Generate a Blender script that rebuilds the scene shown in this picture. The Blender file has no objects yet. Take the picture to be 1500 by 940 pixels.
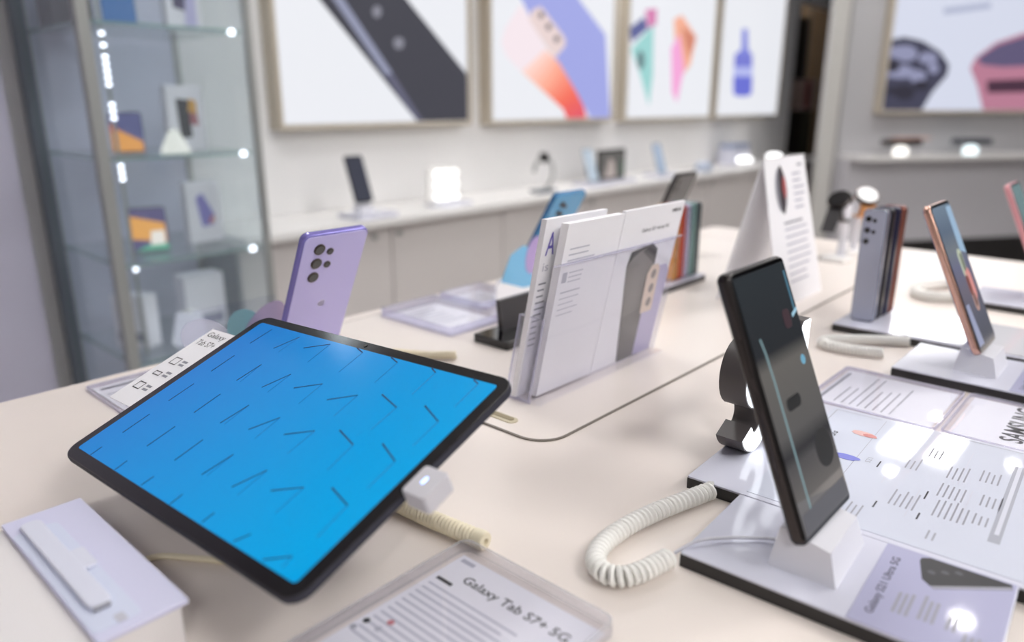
import bpy, bmesh, math, random
from mathutils import Vector, Matrix

random.seed(7)
scene = bpy.context.scene
COL = scene.collection
T = 0.95                      # height of the display table above the floor
R = math.radians

# ------------------------------------------------------------------ camera
cam_d = bpy.data.cameras.new('camera')
cam = bpy.data.objects.new('camera', cam_d)
COL.objects.link(cam)
scene.camera = cam
cam_d.sensor_width = 36.0
cam_d.lens = 36.0 * 1090.0 / 1500.0
cam.location = (0.0, 0.0, T + 0.28)
cam.rotation_euler = (R(90.0 - 16.36), 0.0, R(42.14 - 90.0))
cam_d.clip_start = 0.01
cam_d.dof.use_dof = True
cam_d.dof.focus_distance = 0.58
cam_d.dof.aperture_fstop = 3.0

# ------------------------------------------------------------------ world, exposure
world = bpy.data.worlds.new('world')
scene.world = world
world.use_nodes = True
world.node_tree.nodes['Background'].inputs[0].default_value = (0.85, 0.9, 1.0, 1)
world.node_tree.nodes['Background'].inputs[1].default_value = 0.25
scene.view_settings.view_transform = 'Standard'
scene.view_settings.look = 'None'
scene.view_settings.exposure = 0.1
scene.view_settings.gamma = 1.0
scene.view_settings.use_curve_mapping = False
scene.cycles.max_bounces = 10
scene.cycles.transparent_max_bounces = 24
scene.cycles.sample_clamp_indirect = 6.0
scene.cycles.caustics_reflective = False
scene.cycles.caustics_refractive = False

PANEL_POWER = 20.0             # ceiling panel radiance
SPOT_POWER = 55.0             # downlight radiance
BOX_POWER = 0.81              # light box radiance

# ------------------------------------------------------------------ measured outlines
NEEDLES = [((21.8,166.6),(21.7,157.7)),((21.8,141.7),(21.9,119.7)),((21.8,103.5),(22.3,81.4)),((21.6,65.1),(22.1,43.0)),((20.0,26.2),(22.1,5.0)),((60.0,141.9),(60.7,119.8)),((60.5,103.9),(61.0,81.3)),((58.5,65.1),(61.1,43.1),(63.5,65.4)),((98.4,141.4),(99.1,119.5)),((95.1,103.1),(99.2,81.0),(99.7,102.5)),((124.7,98.9),(137.4,81.1),(138.5,103.1)),((89.8,63.1),(99.9,43.2),(100.3,65.3)),((50.9,24.2),(61.3,4.9),(60.6,26.3)),((79.3,15.0),(99.4,3.8),(100.5,27.4)),((117.9,54.2),(137.3,42.6),(138.3,65.3)),((156.7,54.4),(176.0,42.4),(176.8,65.1)),((156.5,91.9),(175.9,80.6),(175.8,103.5)),((128.2,0.4),(137.8,3.4),(138.5,28.0)),((192.8,73.4),(213.7,79.8),(215.5,102.7)),((166.4,0.5),(176.4,3.9),(177.3,27.7)),((207.6,0.4),(214.3,3.6),(215.0,28.0)),((246.6,0.7),(252.7,3.3),(253.1,27.5)),((193.2,35.4),(214.5,42.0),(214.1,64.8)),((232.4,33.5),(252.6,42.3),(252.7,65.5)),((231.8,71.4),(251.7,79.7),(252.4,102.7)),((230.5,111.5),(251.3,117.2),(252.9,140.9)),((194.1,129.7),(213.0,118.8),(213.4,140.4)),((165.3,139.0),(175.6,119.1),(175.6,141.6)),((133.1,141.2),(137.5,119.4),(137.8,140.2)),((60.7,166.4),(60.4,157.0)),((98.0,165.9),(98.9,156.9)),((137.2,166.4),(137.3,157.3)),((173.8,165.6),(174.5,157.0)),((207.5,165.2),(212.9,156.9)),((236.2,165.2),(250.5,156.0),(251.3,163.5))]
LB1 = {'body': [[1.393,0.781],[1.758,0.834],[1.956,0.645],[2.221,0.392],[2.216,0.223],[1.983,0.224],[1.573,0.61]],'strip': [[1.483,0.754],[1.539,0.762],[1.671,0.619],[1.87,0.385],[1.835,0.377],[1.628,0.615]],'edge': [[1.835,0.377],[1.87,0.385],[2.012,0.229],[1.984,0.226]],'lens': [[[1.832,0.595],[1.829,0.586],[1.823,0.578],[1.814,0.573],[1.804,0.573],[1.796,0.576],[1.791,0.583],[1.789,0.591],[1.792,0.6],[1.798,0.608],[1.807,0.613],[1.817,0.614],[1.825,0.61],[1.831,0.604]],[[1.932,0.494],[1.929,0.484],[1.921,0.476],[1.91,0.471],[1.899,0.471],[1.889,0.474],[1.882,0.482],[1.88,0.491],[1.883,0.5],[1.89,0.508],[1.901,0.513],[1.913,0.513],[1.923,0.51],[1.93,0.503]],[[1.768,0.683],[1.766,0.674],[1.759,0.667],[1.751,0.662],[1.741,0.661],[1.733,0.664],[1.728,0.671],[1.727,0.679],[1.729,0.688],[1.736,0.695],[1.744,0.7],[1.753,0.701],[1.761,0.698],[1.767,0.692]]]}
LB2 = {'lilac': [[2.468,0.848],[2.811,0.89],[3.007,0.74],[3.225,0.601],[3.243,0.206],[3.12,0.198],[2.836,0.474],[2.656,0.639]],'peach': [[[2.466,0.525],[2.492,0.586],[2.592,0.689],[2.647,0.641],[2.761,0.512],[2.598,0.41],[2.496,0.471]],[[2.598,0.41],[2.761,0.512],[2.862,0.457],[2.741,0.334]],[[2.741,0.334],[2.862,0.457],[2.998,0.327],[2.868,0.265]],[[2.868,0.265],[2.998,0.327],[3.12,0.198],[2.986,0.2]]],'island': [[2.642,0.63],[2.669,0.671],[2.725,0.689],[2.899,0.569],[2.906,0.537],[2.836,0.48],[2.791,0.501]],'lens': [[[2.744,0.654],[2.743,0.648],[2.737,0.643],[2.73,0.639],[2.721,0.639],[2.714,0.641],[2.709,0.645],[2.707,0.651],[2.708,0.658],[2.713,0.663],[2.721,0.666],[2.729,0.667],[2.737,0.665],[2.742,0.66]],[[2.798,0.61],[2.797,0.603],[2.791,0.598],[2.783,0.594],[2.775,0.594],[2.767,0.596],[2.762,0.601],[2.76,0.607],[2.761,0.613],[2.767,0.619],[2.774,0.622],[2.783,0.622],[2.791,0.62],[2.796,0.616]],[[2.859,0.561],[2.857,0.554],[2.852,0.549],[2.844,0.546],[2.835,0.545],[2.827,0.547],[2.821,0.552],[2.819,0.558],[2.821,0.565],[2.826,0.57],[2.834,0.574],[2.843,0.574],[2.851,0.572],[2.857,0.567]]]}
LB3 = {'teal': [[3.454,0.545],[3.658,0.681],[3.677,0.423],[3.651,0.262],[3.541,0.436]],'navy': [[3.365,0.645],[3.568,0.712],[3.607,0.654],[3.457,0.578]],'magenta': [[3.572,0.745],[3.684,0.761],[3.686,0.68],[3.607,0.654]],'hole': [[3.582,0.496],[3.58,0.475],[3.573,0.458],[3.56,0.449],[3.546,0.448],[3.532,0.457],[3.521,0.473],[3.516,0.494],[3.517,0.514],[3.525,0.531],[3.537,0.541],[3.552,0.542],[3.566,0.533],[3.577,0.517]],'orange': [[3.865,0.72],[3.951,0.748],[4.127,0.644],[4.077,0.489],[4.005,0.438],[3.898,0.573]],'pink': [[3.854,0.571],[3.933,0.647],[4.009,0.468],[3.948,0.28],[3.889,0.336]],'brown': [[3.958,0.692],[4.119,0.644],[4.057,0.522],[3.99,0.614]]}
LB4 = {'neck': [[4.699,0.726],[4.776,0.731],[4.81,0.61],[4.876,0.579],[4.625,0.569],[4.713,0.605]],'body': [[4.625,0.569],[4.876,0.579],[4.892,0.504],[4.629,0.495]],'mid': [[4.629,0.495],[4.892,0.504],[4.904,0.444],[4.63,0.438]],'low': [[4.63,0.438],[4.904,0.444],[4.916,0.337],[4.859,0.319],[4.7,0.318],[4.649,0.335]]}
RW = {'o': [5.0454,1.7034],'d': [0.8135,-0.5816],'n': [0.5816,0.8135]}
RLB = {'frame': [(0.224,0.226),(0.143,0.873),(1.264,0.246)],'dark': [(0.18,0.65),(0.288,0.667),(0.423,0.646),(0.563,0.584),(0.642,0.507),(0.639,0.446),(0.548,0.342),(0.491,0.267),(0.237,0.272)],'blobs': [[(0.401,0.573),(0.397,0.552),(0.377,0.535),(0.345,0.526),(0.308,0.525),(0.273,0.534),(0.248,0.551),(0.236,0.571),(0.241,0.592),(0.261,0.609),(0.292,0.619),(0.329,0.619),(0.364,0.61),(0.389,0.594)],[(0.55,0.547),(0.546,0.531),(0.529,0.518),(0.502,0.511),(0.471,0.511),(0.442,0.517),(0.421,0.53),(0.411,0.545),(0.415,0.561),(0.432,0.574),(0.458,0.581),(0.489,0.582),(0.518,0.575),(0.54,0.563)],[(0.396,0.465),(0.39,0.447),(0.368,0.433),(0.334,0.425),(0.295,0.424),(0.258,0.432),(0.232,0.446),(0.22,0.463),(0.226,0.481),(0.248,0.495),(0.282,0.503),(0.321,0.503),(0.357,0.496),(0.384,0.482)],[(0.485,0.437),(0.483,0.419),(0.469,0.405),(0.446,0.397),(0.42,0.396),(0.394,0.404),(0.375,0.418),(0.367,0.436),(0.369,0.454),(0.383,0.468),(0.406,0.476),(0.432,0.476),(0.457,0.468),(0.476,0.454)],[(0.571,0.486),(0.57,0.472),(0.561,0.461),(0.546,0.454),(0.528,0.454),(0.511,0.46),(0.498,0.472),(0.491,0.486),(0.493,0.5),(0.502,0.511),(0.516,0.518),(0.534,0.518),(0.551,0.512),(0.564,0.5)]],'blobd': [[(0.282,0.5),(0.282,0.482),(0.276,0.468),(0.266,0.46),(0.253,0.46),(0.24,0.468),(0.23,0.482),(0.224,0.499),(0.224,0.517),(0.23,0.531),(0.24,0.538),(0.253,0.539),(0.266,0.531),(0.276,0.517)],[(0.423,0.342),(0.418,0.321),(0.399,0.303),(0.369,0.294),(0.334,0.294),(0.301,0.303),(0.276,0.32),(0.264,0.342),(0.269,0.363),(0.288,0.38),(0.318,0.39),(0.353,0.39),(0.386,0.38),(0.411,0.363)],[(0.52,0.384),(0.517,0.369),(0.502,0.358),(0.479,0.351),(0.452,0.351),(0.427,0.357),(0.409,0.369),(0.4,0.383),(0.404,0.397),(0.418,0.409),(0.441,0.415),(0.468,0.415),(0.493,0.409),(0.511,0.398)]],'pink': [(0.803,0.488),(0.83,0.554),(0.964,0.646),(1.158,0.706),(1.363,0.726),(1.476,0.267),(0.952,0.267),(0.876,0.385)],'pscreen': [(0.842,0.546),(0.978,0.63),(1.163,0.682),(1.369,0.702),(1.415,0.515),(1.048,0.499),(0.891,0.51)],'pband': [(0.942,0.415),(1.435,0.435),(1.456,0.349),(0.963,0.339)],'text': [(0.539,0.837),(0.873,0.88),(0.881,0.845),(0.546,0.802)],'shelf': [(-0.0,-0.04),(1.135,-0.039)],'plinth': [(0.011,-0.598),(1.541,-0.759),(0.804,-0.675)],'pil': [(-0.033,0.876),(-0.066,0.139),(-0.203,0.482),(0.268,0.28)],'pods': [(0.285,0.013),(0.797,0.016)]}
TAB = {'c': [0.2358,0.4298,0.0753],'x': [0.03996,-0.99861,0.03437],'y': [0.34721,-0.01837,-0.93761],'z': [0.93694,0.0494,0.34599]}

# ------------------------------------------------------------------ materials
def lin(c):
    c = c / 255.0
    return c / 12.92 if c <= 0.04045 else ((c + 0.055) / 1.055) ** 2.4

def rgb(r, g, b):
    return (lin(r), lin(g), lin(b), 1.0)

MATS = {}
def mat(name, col, rough=0.5, metal=0.0, emit=0.0, coat=0.0, spec=0.5, grain=0.0, gscale=60.0, ecol=None):
    if name in MATS:
        return MATS[name]
    m = bpy.data.materials.new(name)
    m.use_nodes = True
    nt = m.node_tree
    b = nt.nodes['Principled BSDF']
    b.inputs['Base Color'].default_value = col
    b.inputs['Roughness'].default_value = rough
    b.inputs['Metallic'].default_value = metal
    b.inputs['Specular IOR Level'].default_value = spec
    b.inputs['Coat Weight'].default_value = coat
    b.inputs['Coat Roughness'].default_value = 0.03
    if emit > 0:
        b.inputs['Emission Color'].default_value = ecol or col
        b.inputs['Emission Strength'].default_value = emit
    if grain > 0:
        tc = nt.nodes.new('ShaderNodeTexCoord')
        nz = nt.nodes.new('ShaderNodeTexNoise')
        nz.inputs['Scale'].default_value = gscale
        nz.inputs['Detail'].default_value = 3.0
        nt.links.new(tc.outputs['Object'], nz.inputs['Vector'])
        mx = nt.nodes.new('ShaderNodeMixRGB')
        mx.inputs[1].default_value = tuple(c * (1 - grain) for c in col[:3]) + (1,)
        mx.inputs[2].default_value = tuple(min(1, c * (1 + grain)) for c in col[:3]) + (1,)
        nt.links.new(nz.outputs['Fac'], mx.inputs[0])
        nt.links.new(mx.outputs[0], b.inputs['Base Color'])
    MATS[name] = m
    return m

def glass(name, tint=(0.95, 0.97, 0.97), haze=0.0, hcol=(0.8, 0.8, 0.85), ior=1.49, rough=0.02):
    """clear sheet: transparent with a Fresnel reflection and an optional milky share"""
    if name in MATS:
        return MATS[name]
    m = bpy.data.materials.new(name)
    m.use_nodes = True
    nt = m.node_tree
    nt.nodes.clear()
    out = nt.nodes.new('ShaderNodeOutputMaterial')
    tr = nt.nodes.new('ShaderNodeBsdfTransparent')
    tr.inputs[0].default_value = (*tint, 1)
    gl = nt.nodes.new('ShaderNodeBsdfGlossy')
    gl.inputs['Roughness'].default_value = rough
    fr = nt.nodes.new('ShaderNodeFresnel')
    fr.inputs['IOR'].default_value = ior
    mx = nt.nodes.new('ShaderNodeMixShader')
    ge = nt.nodes.new('ShaderNodeNewGeometry')          # only the outer side of the sheet mirrors, no total reflection inside
    inv = nt.nodes.new('ShaderNodeMath')
    inv.operation = 'SUBTRACT'
    inv.inputs[0].default_value = 1.0
    mu = nt.nodes.new('ShaderNodeMath')
    mu.operation = 'MULTIPLY'
    nt.links.new(ge.outputs['Backfacing'], inv.inputs[1])
    nt.links.new(fr.outputs[0], mu.inputs[0])
    nt.links.new(inv.outputs[0], mu.inputs[1])
    nt.links.new(mu.outputs[0], mx.inputs[0])
    last = tr
    if haze > 0:
        df = nt.nodes.new('ShaderNodeBsdfDiffuse')
        df.inputs[0].default_value = (*hcol, 1)
        m2 = nt.nodes.new('ShaderNodeMixShader')
        m2.inputs[0].default_value = haze
        nt.links.new(tr.outputs[0], m2.inputs[1])
        nt.links.new(df.outputs[0], m2.inputs[2])
        last = m2
    nt.links.new(last.outputs[0], mx.inputs[1])
    nt.links.new(gl.outputs[0], mx.inputs[2])
    nt.links.new(mx.outputs[0], out.inputs[0])
    MATS[name] = m
    return m

def glow(name, col, strength):
    return mat(name, (0.06, 0.06, 0.06, 1), rough=0.3, emit=strength, ecol=col, spec=0.25)

def ramp_mat(name, stops, axis, lo, hi, rough=0.3, emit=0.0, spec=0.5, coat=0.0):
    """colour of a print or a gradient lacquer running along one local axis"""
    m = bpy.data.materials.new(name)
    m.use_nodes = True
    nt = m.node_tree
    b = nt.nodes['Principled BSDF']
    tc = nt.nodes.new('ShaderNodeTexCoord')
    sp = nt.nodes.new('ShaderNodeSeparateXYZ')
    mr = nt.nodes.new('ShaderNodeMapRange')
    mr.inputs[1].default_value = lo
    mr.inputs[2].default_value = hi
    cr = nt.nodes.new('ShaderNodeValToRGB')
    els = cr.color_ramp.elements
    while len(els) < len(stops):
        els.new(0.5)
    for e, (p, c) in zip(els, stops):
        e.position = p
        e.color = c
    nt.links.new(tc.outputs['Object'], sp.inputs[0])
    nt.links.new(sp.outputs[axis], mr.inputs[0])
    nt.links.new(mr.outputs[0], cr.inputs[0])
    b.inputs['Roughness'].default_value = rough
    b.inputs['Specular IOR Level'].default_value = spec
    b.inputs['Coat Weight'].default_value = coat
    if emit > 0:
        b.inputs['Base Color'].default_value = (0.02, 0.02, 0.02, 1)
        nt.links.new(cr.outputs[0], b.inputs['Emission Color'])
        b.inputs['Emission Strength'].default_value = emit
    else:
        nt.links.new(cr.outputs[0], b.inputs['Base Color'])
    return m

TABLE = mat('cream_laminate', rgb(232, 222, 215), rough=0.34, grain=0.015, gscale=9)
MATM = mat('cream_acrylic_mat', rgb(233, 224, 217), rough=0.3, grain=0.012, gscale=9)
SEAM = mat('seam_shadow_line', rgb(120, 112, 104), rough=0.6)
WALLW = mat('white_wall_paint', rgb(244, 243, 243), rough=0.7, grain=0.02, gscale=3)
WALLG = mat('grey_wall_paint', rgb(180, 179, 182), rough=0.6, grain=0.02, gscale=3)
WALLM = mat('mauve_grey_dimmed_wall', rgb(216, 211, 230), rough=0.7, grain=0.02, gscale=3)
WALLD = mat('dim_far_wall', rgb(90, 88, 90), rough=0.8, grain=0.05, gscale=2)
CEIL = mat('ceiling_paint', rgb(225, 224, 224), rough=0.8, grain=0.01, gscale=2)
FLOOR = mat('pale_floor_tile', rgb(176, 172, 168), rough=0.3, grain=0.04, gscale=2)
CABD = mat('warm_grey_cabinet_lacquer', rgb(214, 208, 206), rough=0.35, grain=0.01, gscale=4)
CABG = mat('grey_cabinet_lacquer', rgb(152, 149, 149), rough=0.4, grain=0.01, gscale=4)
SHELFW = mat('white_shelf_laminate', rgb(238, 236, 234), rough=0.3, grain=0.01, gscale=6)
DARKM = mat('dark_plinth', rgb(38, 36, 36), rough=0.5)
BASEW = mat('white_gloss_base_top', rgb(208, 209, 223), rough=0.11, grain=0.01, gscale=12)
BASEK = mat('black_base_edge', rgb(42, 40, 40), rough=0.4)
WEDGE = mat('milky_white_acrylic', rgb(226, 226, 234), rough=0.2)
PAPER = mat('white_paper', rgb(246, 245, 249), rough=0.6, grain=0.01, gscale=40)
PAPERL = mat('lavender_print_card', rgb(176, 176, 204), rough=0.05)
INK = mat('dark_ink', rgb(52, 50, 56), rough=0.6)
INKG = mat('grey_ink', rgb(150, 150, 160), rough=0.6)
INKL = mat('light_grey_ink', rgb(190, 190, 202), rough=0.6)
INKP = mat('purple_ink', rgb(112, 102, 184), rough=0.6)
CORD = mat('white_cord_plastic', rgb(248, 247, 243), rough=0.35)
CORDC = mat('cream_cord_plastic', rgb(232, 222, 196), rough=0.35)
ALU = mat('aluminium_post', rgb(164, 166, 164), rough=0.45, metal=0.25)
ALUD = mat('dark_aluminium', rgb(112, 118, 128), rough=0.45, metal=0.2)
FRAMEB = mat('pale_bronze_frame', rgb(196, 186, 170), rough=0.5, metal=0.1)
BLACK = mat('gloss_black_glass', rgb(10, 10, 12), rough=0.04, coat=0.3)
BLACKF = mat('black_metal_frame', rgb(66, 62, 62), rough=0.22, metal=0.9)
GRAPH = mat('graphite_metal_frame', rgb(58, 58, 68), rough=0.6, metal=0.0, spec=0.15)
DARKP = mat('dark_matte_plastic', rgb(84, 79, 79), rough=0.45)
LENS = mat('lens_glass', rgb(14, 13, 14), rough=0.05, coat=0.5)
LENSR = mat('lens_ring', rgb(70, 60, 54), rough=0.3, metal=0.6)
ROSE = mat('rose_gold_frame', rgb(206, 164, 148), rough=0.22, metal=0.85)
CHROME = mat('polished_chrome', rgb(220, 220, 224), rough=0.12, metal=1.0)
LILAC = mat('lilac_gloss_plastic', rgb(192, 184, 234), rough=0.16, coat=0.3)
LILACD = mat('violet_frame', rgb(128, 120, 190), rough=0.2, metal=0.3)
SKY = mat('sky_blue_gloss_plastic', rgb(92, 164, 210), rough=0.2, coat=0.3)
SKYD = mat('blue_frame', rgb(72, 130, 178), rough=0.25, metal=0.3)
CLEAR = glass('clear_acrylic', (0.97, 0.97, 0.99))
CLEARM = glass('clear_acrylic_slightly_milky', (0.95, 0.95, 0.97), haze=0.10, hcol=(0.85, 0.85, 0.92))
EDGEL = glass('acrylic_edge_tint', (0.90, 0.90, 0.97), haze=0.22, hcol=(0.82, 0.81, 0.93))
PANE = glass('cabinet_glass', (0.95, 0.975, 0.98), haze=0.06, hcol=(0.72, 0.78, 0.84))
GEDGE = glass('green_glass_edge', (0.62, 0.76, 0.74), haze=0.35, hcol=(0.55, 0.70, 0.68))
WHITEGLOW = glow('white_led_face', (0.90, 0.94, 1.0, 1), 2.6)
LEDDOT = glow('led_diode', (0.88, 0.9, 1.0, 1), 4.0)
PANELGLOW = glow('ceiling_panel_glow', (1.0, 0.985, 0.97, 1), PANEL_POWER)
SPOTGLOW = glow('downlight_glow', (1.0, 0.98, 0.95, 1), SPOT_POWER)
BOXGLOW = glow('light_box_white', (0.93, 0.945, 1.0, 1), BOX_POWER)

def printed(name, r, g, b, k=1.0):
    return mat('backlit_print_' + name, (0.02, 0.02, 0.02, 1), rough=0.4, emit=k, ecol=rgb(r, g, b), spec=0.2)

# ------------------------------------------------------------------ mesh builder
class MB:
    def __init__(s):
        s.v, s.f = [], []
    def add(s, vs, fs):
        o = len(s.v)
        s.v += [tuple(v) for v in vs]
        s.f += [tuple(i + o for i in f) for f in fs]
        return s
    def box(s, x0, x1, y0, y1, z0, z1):
        return s.add([(x0, y0, z0), (x1, y0, z0), (x1, y1, z0), (x0, y1, z0), (x0, y0, z1), (x1, y0, z1), (x1, y1, z1), (x0, y1, z1)],
                     [(0, 3, 2, 1), (4, 5, 6, 7), (0, 1, 5, 4), (1, 2, 6, 5), (2, 3, 7, 6), (3, 0, 4, 7)])
    def loops(s, loops, cap=True, close=False):
        n = len(loops[0])
        vs = [p for l in loops for p in l]
        fs = []
        m = len(loops)
        for i in range(m if close else m - 1):
            a, b = i * n, ((i + 1) % m) * n
            for j in range(n):
                k = (j + 1) % n
                fs.append((a + j, a + k, b + k, b + j))
        if cap and not close:
            fs.append(tuple(range(n))[::-1])
            fs.append(tuple((m - 1) * n + j for j in range(n)))
        return s.add(vs, fs)
    def prism(s, poly, lo, hi, plane='xy'):
        f = {'xy': lambda p, h: (p[0], p[1], h), 'xz': lambda p, h: (p[0], h, p[1]), 'yz': lambda p, h: (h, p[0], p[1])}[plane]
        return s.loops([[f(p, lo) for p in poly], [f(p, hi) for p in poly]])
    def slab(s, w, h, t, r, e, plane='xz', cx=0.0, cy=0.0, lo=0.0, n=6, prof=3):
        """rounded rectangle plate with softened rims; thickness runs from lo to lo+t"""
        steps = []
        for i in range(prof + 1):
            a = math.pi / 2 * i / prof
            steps.append((e * (1 - math.sin(a)), lo + e * (1 - math.cos(a))))
        for i in range(prof + 1):
            a = math.pi / 2 * (1 - i / prof)
            steps.append((e * (1 - math.sin(a)), lo + t - e * (1 - math.cos(a))))
        f = {'xy': lambda p, q: (p[0], p[1], q), 'xz': lambda p, q: (p[0], q, p[1])}[plane]
        return s.loops([[f(p, q) for p in rrect(w - 2 * i, h - 2 * i, max(r - i, 0.0003), n, cx, cy)] for i, q in steps])
    def tube(s, pts, rad, n=8, cap=True):
        pts = [Vector(p) for p in pts]
        ls = []
        up = None
        for i, p in enumerate(pts):
            t = (pts[min(i + 1, len(pts) - 1)] - pts[max(i - 1, 0)]).normalized()
            if up is None:
                up = Vector((0, 0, 1)) if abs(t.z) < 0.9 else Vector((1, 0, 0))
            a = (up - t * up.dot(t)).normalized()
            b = t.cross(a)
            up = a
            r = rad[i] if isinstance(rad, (list, tuple)) else rad
            ls.append([p + a * (r * math.cos(2 * math.pi * k / n)) + b * (r * math.sin(2 * math.pi * k / n)) for k in range(n)])
        return s.loops(ls, cap)
    def coil(s, path, rc, rw, pitch, seg=10, n=5):
        """spiral cord: a wire of radius rw wound at radius rc along a path"""
        path = dense(path, 0.002)
        L = [0.0]
        for a, b in zip(path, path[1:]):
            L.append(L[-1] + (b - a).length)
        tot = L[-1]
        turns = tot / pitch
        N = int(turns * seg)
        fr = []
        up = Vector((0, 0, 1))
        for i, p in enumerate(path):
            t = (path[min(i + 1, len(path) - 1)] - path[max(i - 1, 0)]).normalized()
            a = (up - t * up.dot(t)).normalized()
            up = a
            fr.append((p, a, t.cross(a)))
        pts = []
        j = 0
        for i in range(N + 1):
            d = tot * i / N
            while j < len(L) - 2 and L[j + 1] < d:
                j += 1
            k = (d - L[j]) / max(L[j + 1] - L[j], 1e-9)
            p = fr[j][0].lerp(fr[j + 1][0], k)
            a, b = fr[j][1], fr[j][2]
            an = 2 * math.pi * i / seg
            pts.append(p + a * (rc * math.cos(an)) + b * (rc * math.sin(an)))
        return s.tube(pts, rw, n)
    def lathe(s, prof, n=20, c=(0, 0, 0)):
        return s.loops([[(c[0] + r * math.cos(2 * math.pi * k / n), c[1] + r * math.sin(2 * math.pi * k / n), c[2] + z) for k in range(n)] for r, z in prof])
    def quad(s, a, b, c, d):
        return s.add([a, b, c, d], [(0, 1, 2, 3)])

def rrect(w, h, r, n=6, cx=0.0, cy=0.0):
    r = min(r, w / 2 - 1e-5, h / 2 - 1e-5)
    out = []
    for (sx, sy, a0) in ((1, 1, 0), (-1, 1, 90), (-1, -1, 180), (1, -1, 270)):
        for i in range(n + 1):
            a = R(a0 + 90 * i / n)
            out.append((cx + sx * (w / 2 - r) + r * math.cos(a), cy + sy * (h / 2 - r) + r * math.sin(a)))
    return out

def circle(cx, cy, r, n=16):
    return [(cx + r * math.cos(2 * math.pi * i / n), cy + r * math.sin(2 * math.pi * i / n)) for i in range(n)]

def spline(pts, k=8):
    P = [Vector(p) for p in pts]
    P = [P[0] * 2 - P[1]] + P + [P[-1] * 2 - P[-2]]
    out = []
    for i in range(1, len(P) - 2):
        for j in range(k):
            t = j / k
            a, b, c, d = P[i - 1:i + 3]
            out.append(0.5 * ((2 * b) + (c - a) * t + (2 * a - 5 * b + 4 * c - d) * t * t + (3 * b - a - 3 * c + d) * t ** 3))
    out.append(P[-2])
    return out

def dense(pts, step):
    out = [Vector(pts[0])]
    for a, b in zip(pts, pts[1:]):
        a, b = Vector(a), Vector(b)
        n = max(1, int((b - a).length / step))
        out += [a.lerp(b, (i + 1) / n) for i in range(n)]
    return out

def obj(name, mb, material, parent=None, smooth=False, loc=None, rot=None):
    me = bpy.data.meshes.new(name)
    me.from_pydata(mb.v, [], mb.f)
    bm = bmesh.new()
    bm.from_mesh(me)
    bmesh.ops.recalc_face_normals(bm, faces=bm.faces)
    bm.to_mesh(me)
    bm.free()
    me.materials.append(material)
    o = bpy.data.objects.new(name, me)
    COL.objects.link(o)
    if parent is not None:
        o.parent = parent
    if loc:
        o.location = loc
    if rot:
        o.rotation_euler = rot
    if smooth:
        me.polygons.foreach_set('use_smooth', [True] * len(me.polygons))
        me.set_sharp_from_angle(angle=R(38))
        wn = o.modifiers.new('weighted_normal', 'WEIGHTED_NORMAL')
        wn.keep_sharp = True
    return o

def tag(o, label, cat, group=None):
    o['label'] = label
    o['category'] = cat
    if group:
        o['group'] = group
    return o

def thing(name, label, cat, loc=(0, 0, 0), rot=(0, 0, 0), group=None, mw=None):
    o = bpy.data.objects.new(name, None)
    o.empty_display_size = 0.02
    COL.objects.link(o)
    if mw is not None:
        o.matrix_world = mw
    else:
        o.location = (loc[0], loc[1], loc[2] + T)
        o.rotation_euler = rot
    return tag(o, label, cat, group)

def struct(name, mb, material, parent=None, smooth=False):
    o = obj(name, mb, material, parent, smooth)
    if parent is None:
        o.location = (0, 0, T)
        o['kind'] = 'structure'
    return o

def lettering(name, body, material, parent, width, height=None, mw=None, bold=0.0, lines=None):
    """flat letters in the local xy plane, scaled to a given width (and height)"""
    cu = bpy.data.curves.new(name, 'FONT')
    cu.body = body
    cu.size = 1.0
    cu.offset = bold
    cu.resolution_u = 3
    cu.space_line = 0.85
    tmp = bpy.data.objects.new(name + '_tmp', cu)
    COL.objects.link(tmp)
    bpy.context.view_layer.update()
    me = bpy.data.meshes.new_from_object(tmp.evaluated_get(bpy.context.evaluated_depsgraph_get()))
    bpy.data.objects.remove(tmp)
    xs = [v.co.x for v in me.vertices]
    ys = [v.co.y for v in me.vertices]
    sx = width / (max(xs) - min(xs))
    sy = height / (max(ys) - min(ys)) if height else sx
    for v in me.vertices:
        v.co = ((v.co.x - min(xs)) * sx, (v.co.y - min(ys)) * sy, 0)
    me.materials.clear()
    me.materials.append(material)
    o = bpy.data.objects.new(name, me)
    COL.objects.link(o)
    o.parent = parent
    if mw is not None:
        o.matrix_local = mw
    return o

def frame_matrix(origin, x, y):
    x, y = Vector(x).normalized(), Vector(y).normalized()
    z = x.cross(y)
    m = Matrix((x, y, z)).transposed().to_4x4()
    m.translation = Vector(origin)
    return m

FLAT = lambda x, y, z: frame_matrix((x, y, z), (1, 0, 0), (0, 1, 0))          # lies on the table, read from the -y side
def text_lines(x0, x1, y0, n, pitch, h, z, seed=1, ragged=0.35):
    """small print too fine to read: rows running along x, stacked towards -y"""
    rnd = random.Random(seed)
    m = MB()
    for i in range(n):
        y = y0 - i * pitch
        xe = x1 - (x1 - x0) * ragged * rnd.random()
        m.quad((x0, y, z), (xe, y, z), (xe, y + h, z), (x0, y + h, z))
    return m
def rect(x0, x1, y0, y1, z):
    return MB().quad((x0, y0, z), (x1, y0, z), (x1, y1, z), (x0, y1, z))

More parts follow.
